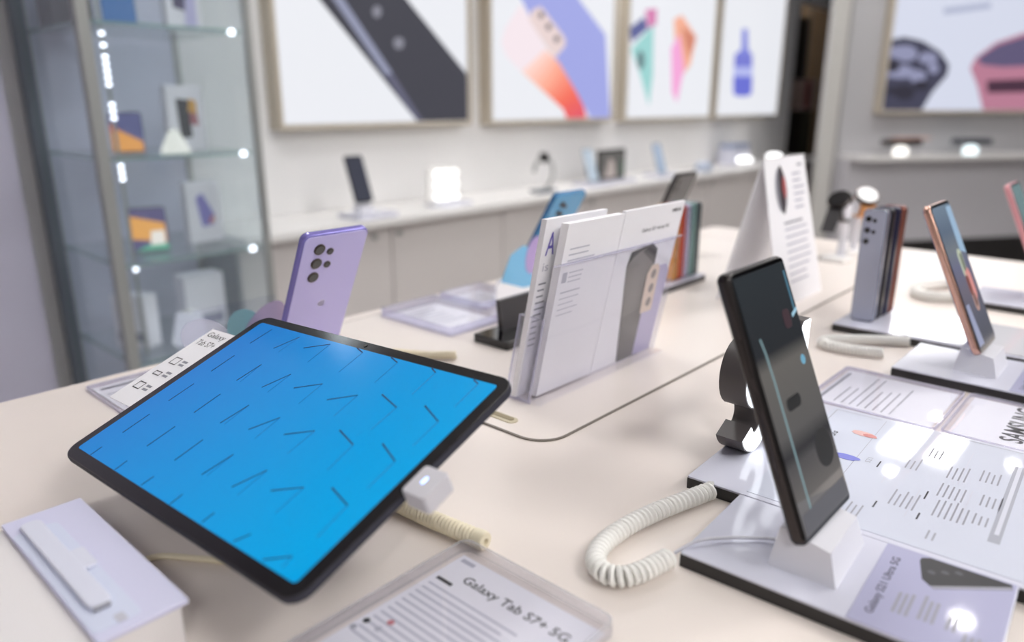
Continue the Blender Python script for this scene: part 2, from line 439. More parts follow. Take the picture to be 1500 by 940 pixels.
# =================================================================== the setting
struct('floor', MB().box(-4, 10, -5, 5, -T - 0.05, -T), FLOOR)
struct('ceiling', MB().box(-4, 10, -5, 5, 1.75, 1.80), CEIL)
wl = MB().box(-4, 5.70, 2.35, 2.45, -T, 1.75)
wl.box(5.70, 6.62, 2.35, 2.45, 0.99, 1.75)
wl.box(6.62, 10, 2.35, 2.45, -T, 1.75)
struct('wall_left', wl, WALLW)
struct('wall_left_dim', MB().box(-3.9, 0.60, 2.28, 2.35, -T, 1.75), WALLM)  # less lit end of the left wall, its dimness put into a mauve tone
struct('wall_back', MB().box(-4.1, -4, -5, 5, -T, 1.75), WALLW)
struct('wall_far', MB().box(10, 10.1, -5, 5, -T, 1.75), WALLD)
struct('wall_front', MB().box(-4, 10, -5.1, -5, -T, 1.75), WALLD)
# the space behind the doorway
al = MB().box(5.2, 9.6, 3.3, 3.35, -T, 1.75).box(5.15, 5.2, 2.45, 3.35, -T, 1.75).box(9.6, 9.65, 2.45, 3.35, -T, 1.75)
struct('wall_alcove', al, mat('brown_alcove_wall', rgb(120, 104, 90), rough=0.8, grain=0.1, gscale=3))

al_ = thing('ceiling_panel_light', 'small warm fill light added out of view inside the doorway', 'ceiling light', (7.0, 3.0, 1.75))  # unseen fill light, added because the doorway came out too black
obj('diffuser', MB().box(-0.2, 0.2, -0.15, 0.15, -0.01, 0.0), glow('warm_fill_glow', (1.0, 0.9, 0.78, 1), 16.0), al_)
obj('frame', MB().box(-0.22, 0.22, -0.17, -0.15, -0.014, 0.0).box(-0.22, 0.22, 0.15, 0.17, -0.014, 0.0).box(-0.22, -0.2, -0.15, 0.15, -0.014, 0.0).box(0.2, 0.22, -0.15, 0.15, -0.014, 0.0), SHELFW, al_)
# right-hand wall unit, standing at an angle
ro, rd, rn = RW['o'], RW['d'], RW['n']
RWM = Matrix(((rd[0], rn[0], 0, ro[0]), (rd[1], rn[1], 0, ro[1]), (0, 0, 1, T), (0, 0, 0, 1)))
def rstruct(name, mb, material, smooth=False):
    o = obj(name, mb, material, None, smooth)
    o.matrix_world = RWM
    o['kind'] = 'structure'
    return o
rstruct('wall_right', MB().box(-0.06, 3.2, 0.0, 0.1, -T, 1.75), WALLG)
rstruct('trim_1', MB().box(-0.18, -0.06, 0.0, 0.03, -T, 1.75), mat('white_pillar_paint', rgb(196, 194, 190), rough=0.6, grain=0.02, gscale=3))
rstruct('trim_2', MB().box(-0.065, -0.05, -0.008, 0.0, -T, 1.75), CABG)

# =================================================================== ceiling lights
def panel(x, y, w, d, label, group=None):
    t = thing('ceiling_panel_light', label, 'ceiling light', (x, y, 1.75), group=group)
    m = MB()
    for a in ((-w / 2 - .02, -w / 2, -d / 2 - .02, d / 2 + .02), (w / 2, w / 2 + .02, -d / 2 - .02, d / 2 + .02), (-w / 2, w / 2, -d / 2 - .02, -d / 2), (-w / 2, w / 2, d / 2, d / 2 + .02)):
        m.box(*a, -0.012, 0.0)
    obj('frame', m, SHELFW, t)
    obj('diffuser', MB().box(-w / 2, w / 2, -d / 2, d / 2, -0.006, 0.0), PANELGLOW, t)
GP = 'ceiling panels over the shop floor'
LP = 'rectangular white ceiling panel light set into the ceiling'
for (x, y, w, d) in ((4.76, 1.005, 0.52, 0.20), (4.78, 0.80, 0.48, 0.13)):
    panel(x, y, w, d, 'slim ceiling panel mirrored in the specification board' if d > .15 else 'narrow ceiling panel mirrored in the specification board beside the wider one')
for (x, y, w, d) in ((-1.2, -1.4, 0.6, 0.6), (0.6, -1.4, 0.6, 0.6), (0.9, 1.25, 0.6, 0.3), (1.9, -0.1, 0.6, 0.4), (3.0, 2.0, 0.6, 0.5), (2.3, -1.4, 0.6, 0.6), (4.0, -1.4, 0.6, 0.6), (-1.2, -3.2, 0.6, 0.6), (1.4, -3.2, 0.6, 0.6)):
    panel(x, y, w, d, LP, GP)
for (x, y, k) in ((4.26, 0.96, 1.0), (5.31, 0.98, 1.0), (4.81, 0.46, 1.0), (3.1, 0.36, 1.3)):
    t = thing('ceiling_downlight', 'small round white ceiling downlight', 'ceiling light', (x, y, 1.75), group='round ceiling downlights')
    obj('trim_ring', MB().loops([[(k * r * math.cos(a * math.pi / 10), k * r * math.sin(a * math.pi / 10), z) for a in range(20)] for r, z in ((0.042, 0), (0.046, -0.008), (0.034, -0.01), (0.032, 0))], cap=False), SHELFW, t, True)
    obj('lamp_disc', MB().prism(circle(0, 0, 0.032 * k, 20), -0.004, 0.0), SPOTGLOW, t)

# =================================================================== display table
tb = thing('display_table', 'long cream-white display table that carries the tablet and phones', 'table', (0, 0, 0))
obj('tabletop', MB().slab(1.98, 0.90, 0.045, 0.02, 0.003, 'xy', 0.63, 0.372, -0.045), TABLE, tb, True)
obj('table_body', MB().box(-0.28, 1.52, 0.0, 0.74, -T + 0.08, -0.045), CABD, tb)
obj('plinth', MB().box(-0.24, 1.48, 0.04, 0.70, -T, -T + 0.08), DARKM, tb)
mt = obj('table_mat', MB().prism(rrect(1.02, 0.43, 0.028, 8, 0.445 + .51, 0.365 + .215), 0.0, 0.0014), MATM, tb)
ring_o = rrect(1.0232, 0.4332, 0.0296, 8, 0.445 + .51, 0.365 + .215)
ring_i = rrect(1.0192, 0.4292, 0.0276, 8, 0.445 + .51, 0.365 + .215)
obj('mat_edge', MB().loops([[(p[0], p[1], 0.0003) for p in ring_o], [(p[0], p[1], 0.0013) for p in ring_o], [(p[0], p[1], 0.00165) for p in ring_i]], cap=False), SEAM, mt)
sl = obj('cable_slot', MB().prism(rrect(0.012, 0.075, 0.006, 6, 0.464, 0.452), 0.0012, 0.0022), mat('tan_slot_rim', rgb(196, 186, 160), rough=0.5), tb)
obj('slot_opening', MB().prism(rrect(0.006, 0.066, 0.003, 6, 0.465, 0.452), 0.0021, 0.0026), mat('slot_shadow_brown', rgb(150, 138, 112), rough=0.7), sl)

# =================================================================== phones
def phone(name, label, W, H, TH, mw, frame, backm, screen=None, r=0.011, lenses=None, island=None, dark_rim=True, group=None):
    """local: x across, z up from the lower edge, screen towards -y, back at y = TH"""
    t = thing(name, label, 'phone', mw=mw, group=group)
    b = obj('body', MB().slab(W, H, TH, r, min(0.003, TH * 0.42), 'xz', 0, H / 2, 0.0, 7, 4), frame, t, True)
    obj('back_panel', MB().slab(W - .0036, H - .0036, 0.0012, r - .0018, 0.0006, 'xz', 0, H / 2, TH - 0.0008, 7), backm, t, True)
    obj('front_glass', MB().slab(W - .003, H - .003, 0.0012, r - .0015, 0.0006, 'xz', 0, H / 2, -0.0004, 7), BLACK, t, True)
    if screen:
        obj('display', MB().slab(W - .005, H - .009, 0.0002, max(r - .003, .002), 0.0001, 'xz', 0, H / 2, -0.00065, 5, 1), screen, t)
    for (z0, z1) in ((H * .62, H * .76), (H * .50, H * .57)):
        obj('side_button', MB().box(-W / 2 - 0.0006, -W / 2 + 0.001, TH * .38, TH * .62, z0, z1), frame, t)
    if island:
        (ix, iz, iw, ih, im) = island
        isl = obj('camera_island', MB().slab(iw, ih, 0.0018, min(iw, ih) * .3, 0.0005, 'xz', ix, iz, TH - .0002, 5), im, t, True)
    for (lx, lz, lr) in (lenses or []):
        off = 0.0016 if island else 0.0002
        ln = obj('camera_lens', MB().prism(circle(lx, lz, lr, 16), TH + off - .0008, TH + off + .0012, 'xz'), LENSR, t)
        obj('lens_glass', MB().prism(circle(lx, lz, lr * .78, 16), TH + off + .0010, TH + off + .0015, 'xz'), LENS, ln)
    return t

def upright(x, y, z, tilt, face=-1):
    """matrix of a phone leaning back; face -1 looks towards -y, +1 towards +y"""
    m = Matrix.Translation((x, y, z + T))
    if face > 0:
        m = m @ Matrix.Rotation(math.pi, 4, 'Z')
    return m @ Matrix.Rotation(-R(tilt), 4, 'X')

def display_base(name, label, x0, x1, y0, y1, z=0.0, h=0.010, group=None):
    t = thing(name, label, 'display base', ((x0 + x1) / 2, (y0 + y1) / 2, z), group=group)
    w, d = x1 - x0, y1 - y0
    obj('base_block', MB().box(-w / 2, w / 2, -d / 2, d / 2, 0.0, h - 0.0015), BASEK, t)
    obj('top_plate', MB().slab(w, d, 0.0016, 0.0012, 0.0004, 'xy', 0, 0, h - 0.0015, 3, 2), BASEW, t)
    return t

def wedge(parent, x, y, w, d, h, zb):
    """support under a phone foot: wider at the bottom, grooved top"""
    m = MB()
    m.loops([[(x - w / 2 - .004, y - d / 2 - .006, zb), (x + w / 2 + .004, y - d / 2 - .006, zb), (x + w / 2 + .004, y + d / 2 + .004, zb), (x - w / 2 - .004, y + d / 2 + .004, zb)],
             [(x - w / 2, y - d / 2, zb + h * .75), (x + w / 2, y - d / 2, zb + h * .75), (x + w / 2, y + d / 2, zb + h), (x - w / 2, y + d / 2, zb + h)]])
    return obj('phone_support', m, WEDGE, parent)

# ---- large black phone in the foreground ---------------------------------------------------
b1 = display_base('display_plinth', 'white display base with black edge under the large black phone', 0.3765, 0.4690, 0.028, 0.197)
b1.rotation_euler.z = R(3)
px, py = 0.42325, 0.1125
wedge(b1, 0.4287 - px, 0.131 - py, 0.052, 0.030, 0.026, 0.0101)
lc = obj('info_card', MB().box(0.3775 - px, 0.469 - px, 0.029 - py, 0.0985 - py, 0.0101, 0.0106), PAPERL, b1)
Z = 0.0107
lettering('card_title', 'Galaxy S21 Ultra 5G', INK, b1, 0.066, 0.0058, FLAT(0.389 - px, 0.0865 - py, Z), 0.01)
for i, (y, n, xa, xb) in enumerate(((0.079, 3, 0.398, 0.424), (0.0665, 3, 0.400, 0.426), (0.053, 2, 0.400, 0.418), (0.044, 3, 0.3835, 0.404))):
    obj('small_print', text_lines(xa - px, xb - px, y - py, n, 0.0032, 0.0018, Z, i, 0.2), INKG, b1)
pic = [(0.4603, 0.0785), (0.4643, 0.0783), (0.4675, 0.0740), (0.4675, 0.0315), (0.4620, 0.0305), (0.4348, 0.0663), (0.4411, 0.0736)]
pp = obj('phone_picture', MB().prism([(a - px, b - py) for a, b in pic], Z - .0003, Z), mat('black_phone_print', rgb(34, 33, 38), rough=0.3), lc)
obj('picture_edge', MB().prism([(a - px, b - py) for a, b in ((0.4348, 0.0663), (0.4365, 0.0682), (0.4645, 0.0315), (0.4620, 0.0305))], Z, Z + .0001), INKG, lc)
for q in range(3):
    obj('picture_lens', MB().prism(circle(0.4515 + .0045 * q - px, 0.0705 - 0.0065 * q - py, 0.0022, 12), Z, Z + .0001), mat('lens_print', rgb(74, 73, 82), rough=0.3), lc)

scr = ramp_mat('dark_screen_image', [(0.0, rgb(76, 74, 76)), (0.16, rgb(92, 89, 88)), (0.27, rgb(74, 72, 74)), (0.31, rgb(40, 40, 44)), (0.38, rgb(84, 82, 82)), (0.62, rgb(94, 91, 88)), (0.68, rgb(24, 28, 34)), (1.0, rgb(30, 38, 44))], 2, 0.0, 0.165, rough=0.05, emit=1.0)
pu = phone('smartphone', 'large black phone leaning on a white base in the foreground, dark screen lit', 0.0756, 0.1651, 0.0089, upright(0.4287, 0.1254, 0.0336, 22.2), BLACKF, mat('matte_black_back', rgb(28, 28, 30), rough=0.35), scr, r=0.005)
def strip(pts, w, y):
    m = MB()
    for (a, b), (c, d) in zip(pts, pts[1:]):
        m.quad((a - w, y, b), (a + w, y, b), (c + w, y, d), (c - w, y, d))
    return m
CY = printed('cyan_edge_reflection', 122, 152, 158, 1.0)
obj('screen_streak', strip([(-0.0205, 0.017), (-0.0205, 0.06), (-0.0205, 0.095), (-0.0215, 0.112), (-0.0235, 0.122)], 0.0009, -0.0008), CY, pu)  # reflection on the curved glass edge, painted as a glowing line
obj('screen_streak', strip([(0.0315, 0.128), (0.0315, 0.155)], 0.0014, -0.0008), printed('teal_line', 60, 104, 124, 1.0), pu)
obj('screen_band', strip([(-0.033, 0.0185), (0.033, 0.0185)], 0.0, -0.0008).add([(-0.033, -0.0008, 0.0055), (0.033, -0.0008, 0.0055), (0.033, -0.0008, 0.0175), (-0.033, -0.0008, 0.0175)], [(0, 1, 2, 3)]), printed('dim_grey_band', 84, 84, 90, 1.0), pu)
obj('screen_mark', MB().prism(circle(0.024, 0.098, 0.0032, 12), -0.0009, -0.0008, 'xz'), printed('cyan_dot', 104, 160, 186, 1.0), pu)
obj('screen_mark', MB().prism([(0.026, 0.125), (0.0345, 0.128), (0.0345, 0.1305), (0.026, 0.1275)], -0.0009, -0.0008, 'xz'), printed('pale_blue_dash', 150, 190, 210, 1.0), pu)
obj('screen_mark', MB().prism(rrect(0.010, 0.012, 0.003, 4, 0.018, 0.126), -0.0009, -0.0008, 'xz'), printed('maroon_patch', 52, 30, 40, 1.0), pu)
for a, b, w, h in ((-0.004, 0.078, 0.020, 0.008), (0.019, 0.042, 0.024, 0.024)):
    obj('screen_shape', MB().prism(rrect(w, h, min(w, h) * .45, 5, a, b), -0.00085, -0.0008, 'xz'), printed('near_black', 12, 14, 18, 1.0), pu)

# ---- violet phone on the second base --------------------------------------------------------
b2 = display_base('display_plinth', 'white display base with black edge under the rose-gold rimmed phone', 0.826, 0.936, 0.03, 0.2015)
px, py = 0.881, 0.11575
wedge(b2, 0.886 - px, 0.132 - py, 0.052, 0.030, 0.026, 0.0101)
obj('info_card', MB().box(0.828 - px, 0.934 - px, 0.031 - py, 0.095 - py, 0.0101, 0.0106), PAPERL, b2)
lettering('card_title', 'Galaxy S21+ 5G', INK, b2, 0.052, 0.0058, FLAT(0.838 - px, 0.083 - py, 0.0107))
obj('small_print', text_lines(0.846 - px, 0.875 - px, 0.075 - py, 4, 0.0036, 0.0018, 0.0107, 5, 0.2), INKG, b2)
scr2 = ramp_mat('misty_screen_image', [(0.0, rgb(88, 90, 100)), (0.22, rgb(104, 106, 122)), (0.4, rgb(122, 116, 132)), (0.56, rgb(120, 122, 150)), (0.68, rgb(128, 136, 146)), (0.8, rgb(104, 120, 142)), (1.0, rgb(132, 152, 172))], 2, 0.0, 0.1615, rough=0.08, emit=0.7)
p2 = phone('smartphone', 'phone with rose-gold rim and grey misty picture on its screen, on second base', 0.0756, 0.1615, 0.0078, upright(0.886, 0.1263, 0.0336, 25.3), ROSE, mat('violet_back_glass', rgb(92, 96, 150), rough=0.15, coat=0.4), scr2, r=0.008)
obj('screen_patch', MB().prism([(0.014, 0.105), (0.034, 0.1), (0.034, 0.154), (0.016, 0.154)], -0.0009, -0.0008, 'xz'), printed('pale_blue_mist', 146, 174, 200, 1.0), p2)
for a, b, w, h, c in ((0.006, 0.092, 0.016, 0.032, (176, 184, 164)), (0.008, 0.093, 0.008, 0.02, (104, 112, 98)), (0.012, 0.068, 0.020, 0.036, (204, 136, 132)), (0.004, 0.068, 0.010, 0.022, (116, 66, 60)), (0.008, 0.05, 0.014, 0.022, (170, 136, 128)), (0.008, 0.051, 0.007, 0.014, (96, 70, 66))):
    obj('screen_blossom', MB().prism(rrect(w, h, w * .48, 5, a, b), -0.0009 - (0.0001 if w < 0.011 else 0), -0.0008, 'xz'), printed('blossom_%d_%d' % (c[0], c[1]), *c, 1.0), p2)
obj('screen_patch', MB().prism([(-0.033, 0.008), (-0.014, 0.008), (-0.022, 0.052), (-0.033, 0.052)], -0.0009, -0.0008, 'xz'), printed('pale_violet_mist', 144, 150, 178, 1.0), p2)

# ---- third base and pink phone at the picture's edge ----------------------------------------
b3 = display_base('display_plinth', 'white display base with black edge under the pink phone, farthest along table', 1.20, 1.31, 0.03, 0.21)
wedge(b3, 1.285 - 1.255, 0.132 - 0.12, 0.050, 0.030, 0.026, 0.0101)
scr3 = ramp_mat('teal_screen_image', [(0.0, rgb(110, 140, 140)), (1.0, rgb(120, 146, 150))], 2, 0.0, 0.15, rough=0.1, emit=0.8)
phone('smartphone', 'pink rimmed phone with pale teal screen, farthest phone on the right', 0.0712, 0.1517, 0.0079, upright(1.281, 0.1263, 0.0336, 25.0), mat('pink_metal_frame', rgb(222, 160, 166), rough=0.3, metal=0.3), mat('pink_back_glass', rgb(222, 160, 170), rough=0.2), scr3, r=0.008)

# =================================================================== lilac, blue and black phones seen from behind
LT = 0.0014
tri = [(-0.0175, 0.1425, 0.0058), (-0.0175, 0.1265, 0.0058), (-0.0175, 0.1105, 0.0058), (-0.0050, 0.1385, 0.0036), (-0.0050, 0.1235, 0.0036)]
# seen from behind, local x is mirrored: lenses near the phone's left side appear on the viewer's left when x is positive
tri = [(-a, b, c) for a, b, c in tri]
pb = thing('display_plinth', 'low white base under the lilac phone behind the tablet', 'display base', (0.4015, 0.668, 0))
obj('base_block', MB().slab(0.072, 0.11, 0.010, 0.003, 0.001, 'xy', 0, 0.01, 0.0), BASEW, pb, True)
wedge(pb, 0, -0.018, 0.045, 0.024, 0.018, 0.0095)
pl = phone('smartphone', 'lilac phone standing with its back to the viewer, five camera lenses', 0.0736, 0.1589, 0.0084, upright(0.4015, 0.6527 + .0077, 0.0268, 27.1, 1), LILACD, LILAC, printed('dim_blue_screen', 90, 110, 150, .6), r=0.008, lenses=tri)
obj('logo_mark', MB().prism(circle(0.0, 0.075, 0.0042, 14), 0.0087, 0.0088, 'xz'), mat('pale_logo_print', rgb(206, 200, 226), rough=0.3), pl)
bb = thing('display_plinth', 'white base under the sky blue phone', 'display base', (0.875, 0.75, LT))
obj('base_block', MB().slab(0.09, 0.07, 0.010, 0.003, 0.001, 'xy', 0, 0.0, 0.0), BASEW, bb, True)
wedge(bb, 0, -0.004, 0.045, 0.02, 0.012, 0.0095)
phone('smartphone', 'sky blue phone standing with its back to the viewer behind leaflets', 0.0751, 0.1599, 0.0084, upright(0.8776, 0.7625, 0.0195, 31.0, 1), SKYD, SKY, printed('dim_blue_screen', 90, 110, 150, .6), r=0.009,
      lenses=[(0.013, 0.141, 0.005), (0.013, 0.126, 0.005), (0.013, 0.111, 0.005), (0.003, 0.136, 0.003), (0.003, 0.122, 0.003)])
bk = thing('display_plinth', 'white base under the black phone near the far table edge', 'display base', (1.243, 0.755, LT))
obj('base_block', MB().slab(0.09, 0.06, 0.010, 0.003, 0.001, 'xy', 0, 0.0, 0.0), BASEW, bk, True)
wedge(bk, 0, 0, 0.045, 0.02, 0.012, 0.0095)
phone('smartphone', 'black phone with its back turned, standing behind the leaflet holder', 0.0756, 0.151, 0.0084, upright(1.243, 0.757, 0.021, 24.0, 1), BLACKF, mat('slate_back_glass', rgb(40, 42, 48), rough=0.2, coat=0.3), printed('dim_blue_screen', 90, 110, 150, .6), r=0.009, lenses=[(0.02, 0.135, 0.005), (0.02, 0.120, 0.005)])

# ---- pastel petal cards beside the phones ---------------------------------------------------
def petal(m, cx, cz, rx, rz, rot, y):
    pts = []
    for i in range(20):
        a = 2 * math.pi * i / 20
        u, v = rx * math.cos(a), rz * math.sin(a)
        pts.append((cx + u * math.cos(rot) - v * math.sin(rot), cz + u * math.sin(rot) + v * math.cos(rot)))
    return m.prism(pts, y, y + 0.0006, 'xz')
TEAL = glass('teal_tinted_film', (0.55, 0.78, 0.82), haze=0.32, hcol=(0.50, 0.74, 0.80))
PINKF = glass('mauve_tinted_film', (0.82, 0.72, 0.86), haze=0.32, hcol=(0.72, 0.62, 0.78))
WHITF = glass('frosted_film', (0.9, 0.9, 0.95), haze=0.28, hcol=(0.85, 0.85, 0.95))
pc = thing('petal_card', 'clear upright card with teal and mauve petals beside the lilac phone', 'display card', (0.345, 0.70, 0))
obj('clear_plate', MB().box(-0.055, 0.055, 0, 0.0012, 0, 0.085), CLEAR, pc)
obj('petal', petal(MB(), 0.018, 0.052, 0.020, 0.026, 0.5, -0.0009), TEAL, pc)
obj('petal', petal(MB(), 0.038, 0.056, 0.016, 0.030, -0.9, -0.0017), PINKF, pc)
obj('petal', petal(MB(), -0.024, 0.052, 0.020, 0.030, 0.9, -0.0009), WHITF, pc)
pc = thing('petal_card', 'white upright card with blue and mauve petals in front of the blue phone', 'display card', (0.80, 0.685, LT))
m = MB().prism([(-0.075, 0), (0.06, 0), (0.06, 0.03), (0.03, 0.09), (-0.005, 0.082), (-0.05, 0.055), (-0.075, 0.035)], 0, 0.0012, 'xz')
obj('card_sheet', m, PAPER, pc)
obj('petal', MB().prism([(-0.066, 0.040), (-0.046, 0.075), (-0.02, 0.085), (0.03, 0.07), (0.03, 0.022), (-0.02, 0.024)], -0.0008, 0, 'xz'), mat('sky_blue_print', rgb(126, 188, 226), rough=0.4), pc)
obj('petal', petal(MB(), 0.004, 0.068, 0.018, 0.028, -0.4, -0.0014), mat('mauve_print', rgb(180, 158, 206), rough=0.4), pc)

# ---- empty black stand and acrylic sheet holder ----------------------------------------------
bs = thing('black_stand', 'empty glossy black L-shaped phone stand beside the leaflet holder', 'phone stand', (0.655, 0.585, LT))
obj('foot_plate', MB().slab(0.10, 0.056, 0.010, 0.003, 0.0012, 'xy', 0.002, 0, 0.0), BLACK, bs, True)
obj('upright_plate', MB().add([(-0.018, 0.006, 0.0098), (0.05, 0.006, 0.0098), (0.05, 0.014, 0.0098), (-0.018, 0.014, 0.0098), (-0.018, 0.012, 0.048), (0.05, 0.012, 0.048), (0.05, 0.018, 0.048), (-0.018, 0.018, 0.048)],
    [(0, 3, 2, 1), (4, 5, 6, 7), (0, 1, 5, 4), (1, 2, 6, 5), (2, 3, 7, 6), (3, 0, 4, 7)]), mat('dark_grey_plate', rgb(66, 64, 66), rough=0.35), bs)
def sheet_holder(name, label, x0, x1, y0, y1, z=0.0, h=0.004):
    t = thing(name, label, 'sheet holder', ((x0 + x1) / 2, (y0 + y1) / 2, z))
    w, d = x1 - x0, y1 - y0
    obj('paper_sheet', MB().box(-w / 2 + .005, w / 2 - .005, -d / 2 + .005, d / 2 - .005, 0.0004, 0.0010), PAPER, t)
    obj('acrylic_plate', MB().slab(w, d, h - .0012, 0.005, 0.0008, 'xy', 0, 0, 0.0011, 4, 2), CLEAR, t, True)
    ro_, ri_ = rrect(w, d, 0.005, 4), rrect(w - .0024, d - .0024, 0.004, 4)
    obj('acrylic_rim', MB().loops([[(p[0], p[1], 0.0) for p in ro_], [(p[0], p[1], h) for p in ro_], [(p[0], p[1], h) for p in ri_], [(p[0], p[1], 0.0) for p in ri_]], close=True), EDGEL, t)
    return t
sh = sheet_holder('acrylic_sheet_holder', 'clear acrylic sheet holder lying beside the empty black stand', 0.60, 0.70, 0.645, 0.785, LT, 0.012)
obj('small_print', text_lines(-0.035, 0.03, 0.04, 6, 0.012, 0.004, 0.0011, 3), INKL, sh)
sh = sheet_holder('acrylic_sheet_holder', 'clear acrylic sheet holder at the far table edge near the blue phone', 0.712, 0.80, 0.70, 0.79, LT, 0.012)
obj('small_print', text_lines(-0.035, 0.03, 0.03, 5, 0.011, 0.004, 0.0011, 4), INKL, sh)
sh = sheet_holder('acrylic_sheet_holder', 'clear acrylic sheet holder lying flat behind the tablet near table edge', 0.232, 0.352, 0.67, 0.795, 0, 0.004)
obj('sheet_heading', text_lines(-0.05, -0.015, 0.045, 1, 0.011, 0.006, 0.0011, 4, 0), INKG, sh)
obj('small_print', text_lines(-0.05, 0.03, 0.028, 5, 0.011, 0.003, 0.0011, 9), INKL, sh)

# =================================================================== leaflet holder
LEAN = 0.037 / 0.176
def lean(x, d, z):
    """point on a sheet leaning towards -y; d is its depth behind the front wall"""
    return (x, d - z * LEAN, z)
hl = thing('leaflet_holder', 'clear acrylic leaflet holder with low pocket standing on the mat', 'leaflet holder', (0.505, 0.434, LT))
def leaned_plate(x0, x1, d, z0, z1, th=0.002):
    a = [lean(x0, d, z0), lean(x1, d, z0), lean(x1, d, z1), lean(x0, d, z1)]
    b = [(p[0], p[1] + th, p[2]) for p in a]
    return MB().loops([a, b])
obj('foot', MB().box(0.0, 0.222, -0.012, 0.036, 0.0, 0.0022), CLEAR, hl)
obj('foot_edge', MB().box(-0.0012, 0.0, -0.001, 0.032, 0.0, 0.003), EDGEL, hl)
obj('front_wall', leaned_plate(0.0, 0.222, 0.0, 0.0022, 0.138), CLEAR, hl)
obj('wall_edge', leaned_plate(0.0, 0.222, -0.0004, 0.138, 0.1392, 0.0028), EDGEL, hl)
obj('middle_wall', leaned_plate(0.0, 0.222, 0.0135, 0.0022, 0.10), CLEAR, hl)
obj('rear_wall', leaned_plate(0.0, 0.222, 0.029, 0.0022, 0.088), CLEAR, hl)
side = [(0.0, 0.0022), (0.031, 0.0022), (0.031 - .086 * LEAN, 0.088), (-.086 * LEAN, 0.088)]
obj('side_wall', MB().prism(side, -0.001, 0.001, 'yz'), CLEARM, hl)
obj('side_wall', MB().prism(side, 0.221, 0.223, 'yz'), CLEARM, hl)
for q in (0, 2):
    pass
obj('side_edge', MB().tube([(-0.001, 0.030 - .0022 * LEAN, 0.003), (-0.001, 0.030 - .087 * LEAN, 0.0875), (-0.001, 0.001 - .087 * LEAN, 0.0875), (-0.001, 0.001, 0.003)], 0.0009, 5), EDGEL, hl)

def leaflet(label, x0, x1, d, z0, z1, th, group=None, tilt=0.0):
    t = thing('leaflet', label, 'leaflet', (0.505, 0.434, LT), group=group)
    obj('pages', leaned_plate(x0, x1, d, z0, z1, th), PAPER, t)
    return t
def on_sheet(t, name, pts, d, material):
    """flat print on a leaning sheet, pts in (x, z)"""
    vs = [lean(a, d - 0.0004, b) for a, b in pts]
    return obj(name, MB().add(vs, [tuple(range(len(vs)))]), material, t)
def sheet_matrix(x, z, d):
    return frame_matrix(lean(x, d - 0.0005, z), (1, 0, 0), (0, -LEAN, 1))
lf = leaflet('white leaflets with a grey text block in the holder, left front bundle', 0.012, 0.100, 0.0030, 0.003, 0.176, 0.0085)
def rows(t, d, x0, x1, z0, n, p, h, material, seed=1, rag=0.3):
    rnd = random.Random(seed)
    m = MB()
    for i in range(n):
        xe = x1 - (x1 - x0) * rag * rnd.random()
        z = z0 - i * p
        m.quad(lean(x0, d - .0004, z), lean(xe, d - .0004, z), lean(xe, d - .0004, z + h), lean(x0, d - .0004, z + h))
    return obj('small_print', m, material, t)
rows(lf, 0.003, 0.020, 0.062, 0.151, 3, 0.0055, 0.0012, INKL, 2)
rows(lf, 0.003, 0.026, 0.052, 0.128, 3, 0.0045, 0.0009, INKL, 5)
on_sheet(lf, 'icon', [(0.0165, 0.1195), (0.0235, 0.1195), (0.0235, 0.1295), (0.0165, 0.1295)], 0.003, INKL)
on_sheet(lf, 'outline_box', [(0.018, 0.109), (0.048, 0.109), (0.048, 0.1102), (0.018, 0.1102)], 0.003, INKL)
rows(lf, 0.003, 0.018, 0.050, 0.103, 4, 0.0055, 0.0008, INKL, 8)
la = leaflet('white leaflet with a purple capital letter, standing behind the front leaflets', -0.002, 0.090, 0.0175, 0.003, 0.180, 0.006)
lettering('capital_letter', 'A', INKP, la, 0.012, 0.022, sheet_matrix(0.0035, 0.146, 0.0175))
lettering('subtitle', 'is', INKL, la, 0.008, 0.008, sheet_matrix(0.0035, 0.131, 0.0175))
rows(la, 0.0175, 0.002, 0.016, 0.118, 11, 0.0062, 0.0016, INKG, 12, 0.5)
lr = leaflet('leaflet printed with a grey phone and a lilac phone, right side of holder', 0.101, 0.214, 0.0030, 0.003, 0.178, 0.004)
lettering('small_title', 'Galaxy S21 series 5G', INK, lr, 0.052, 0.0052, sheet_matrix(0.138, 0.151, 0.003))
lettering('maker_name', 'SAMSUNG', INK, lr, 0.018, 0.0036, sheet_matrix(0.190, 0.168, 0.003), 0.02)
on_sheet(lr, 'phone_picture', [(0.148, 0.003), (0.124, 0.118), (0.128, 0.133), (0.166, 0.137), (0.178, 0.130), (0.190, 0.003)], 0.003, mat('grey_phone_print', rgb(128, 124, 122), rough=0.4))
on_sheet(lr, 'picture_shade', [(0.1245, 0.120), (0.128, 0.133), (0.156, 0.136), (0.134, 0.127)], 0.0026, INK)
on_sheet(lr, 'picture_shade', [(0.150, 0.130), (0.166, 0.137), (0.178, 0.130), (0.179, 0.112)], 0.0026, mat('dark_grey_print', rgb(84, 82, 84), rough=0.4))
on_sheet(lr, 'picture_shade', [(0.148, 0.003), (0.1365, 0.058), (0.184, 0.066), (0.190, 0.003)], 0.0027, mat('mid_grey_print', rgb(110, 107, 107), rough=0.4))
on_sheet(lr, 'lilac_phone_picture', [(0.178, 0.004), (0.174, 0.100), (0.182, 0.109), (0.205, 0.109), (0.2135, 0.100), (0.2135, 0.004)], 0.0024, mat('lilac_print', rgb(186, 180, 210), rough=0.4))
on_sheet(lr, 'camera_picture', [(0.172, 0.056), (0.168, 0.103), (0.174, 0.112), (0.186, 0.112), (0.192, 0.106), (0.195, 0.056)], 0.0021, mat('beige_print', rgb(214, 196, 184), rough=0.4))
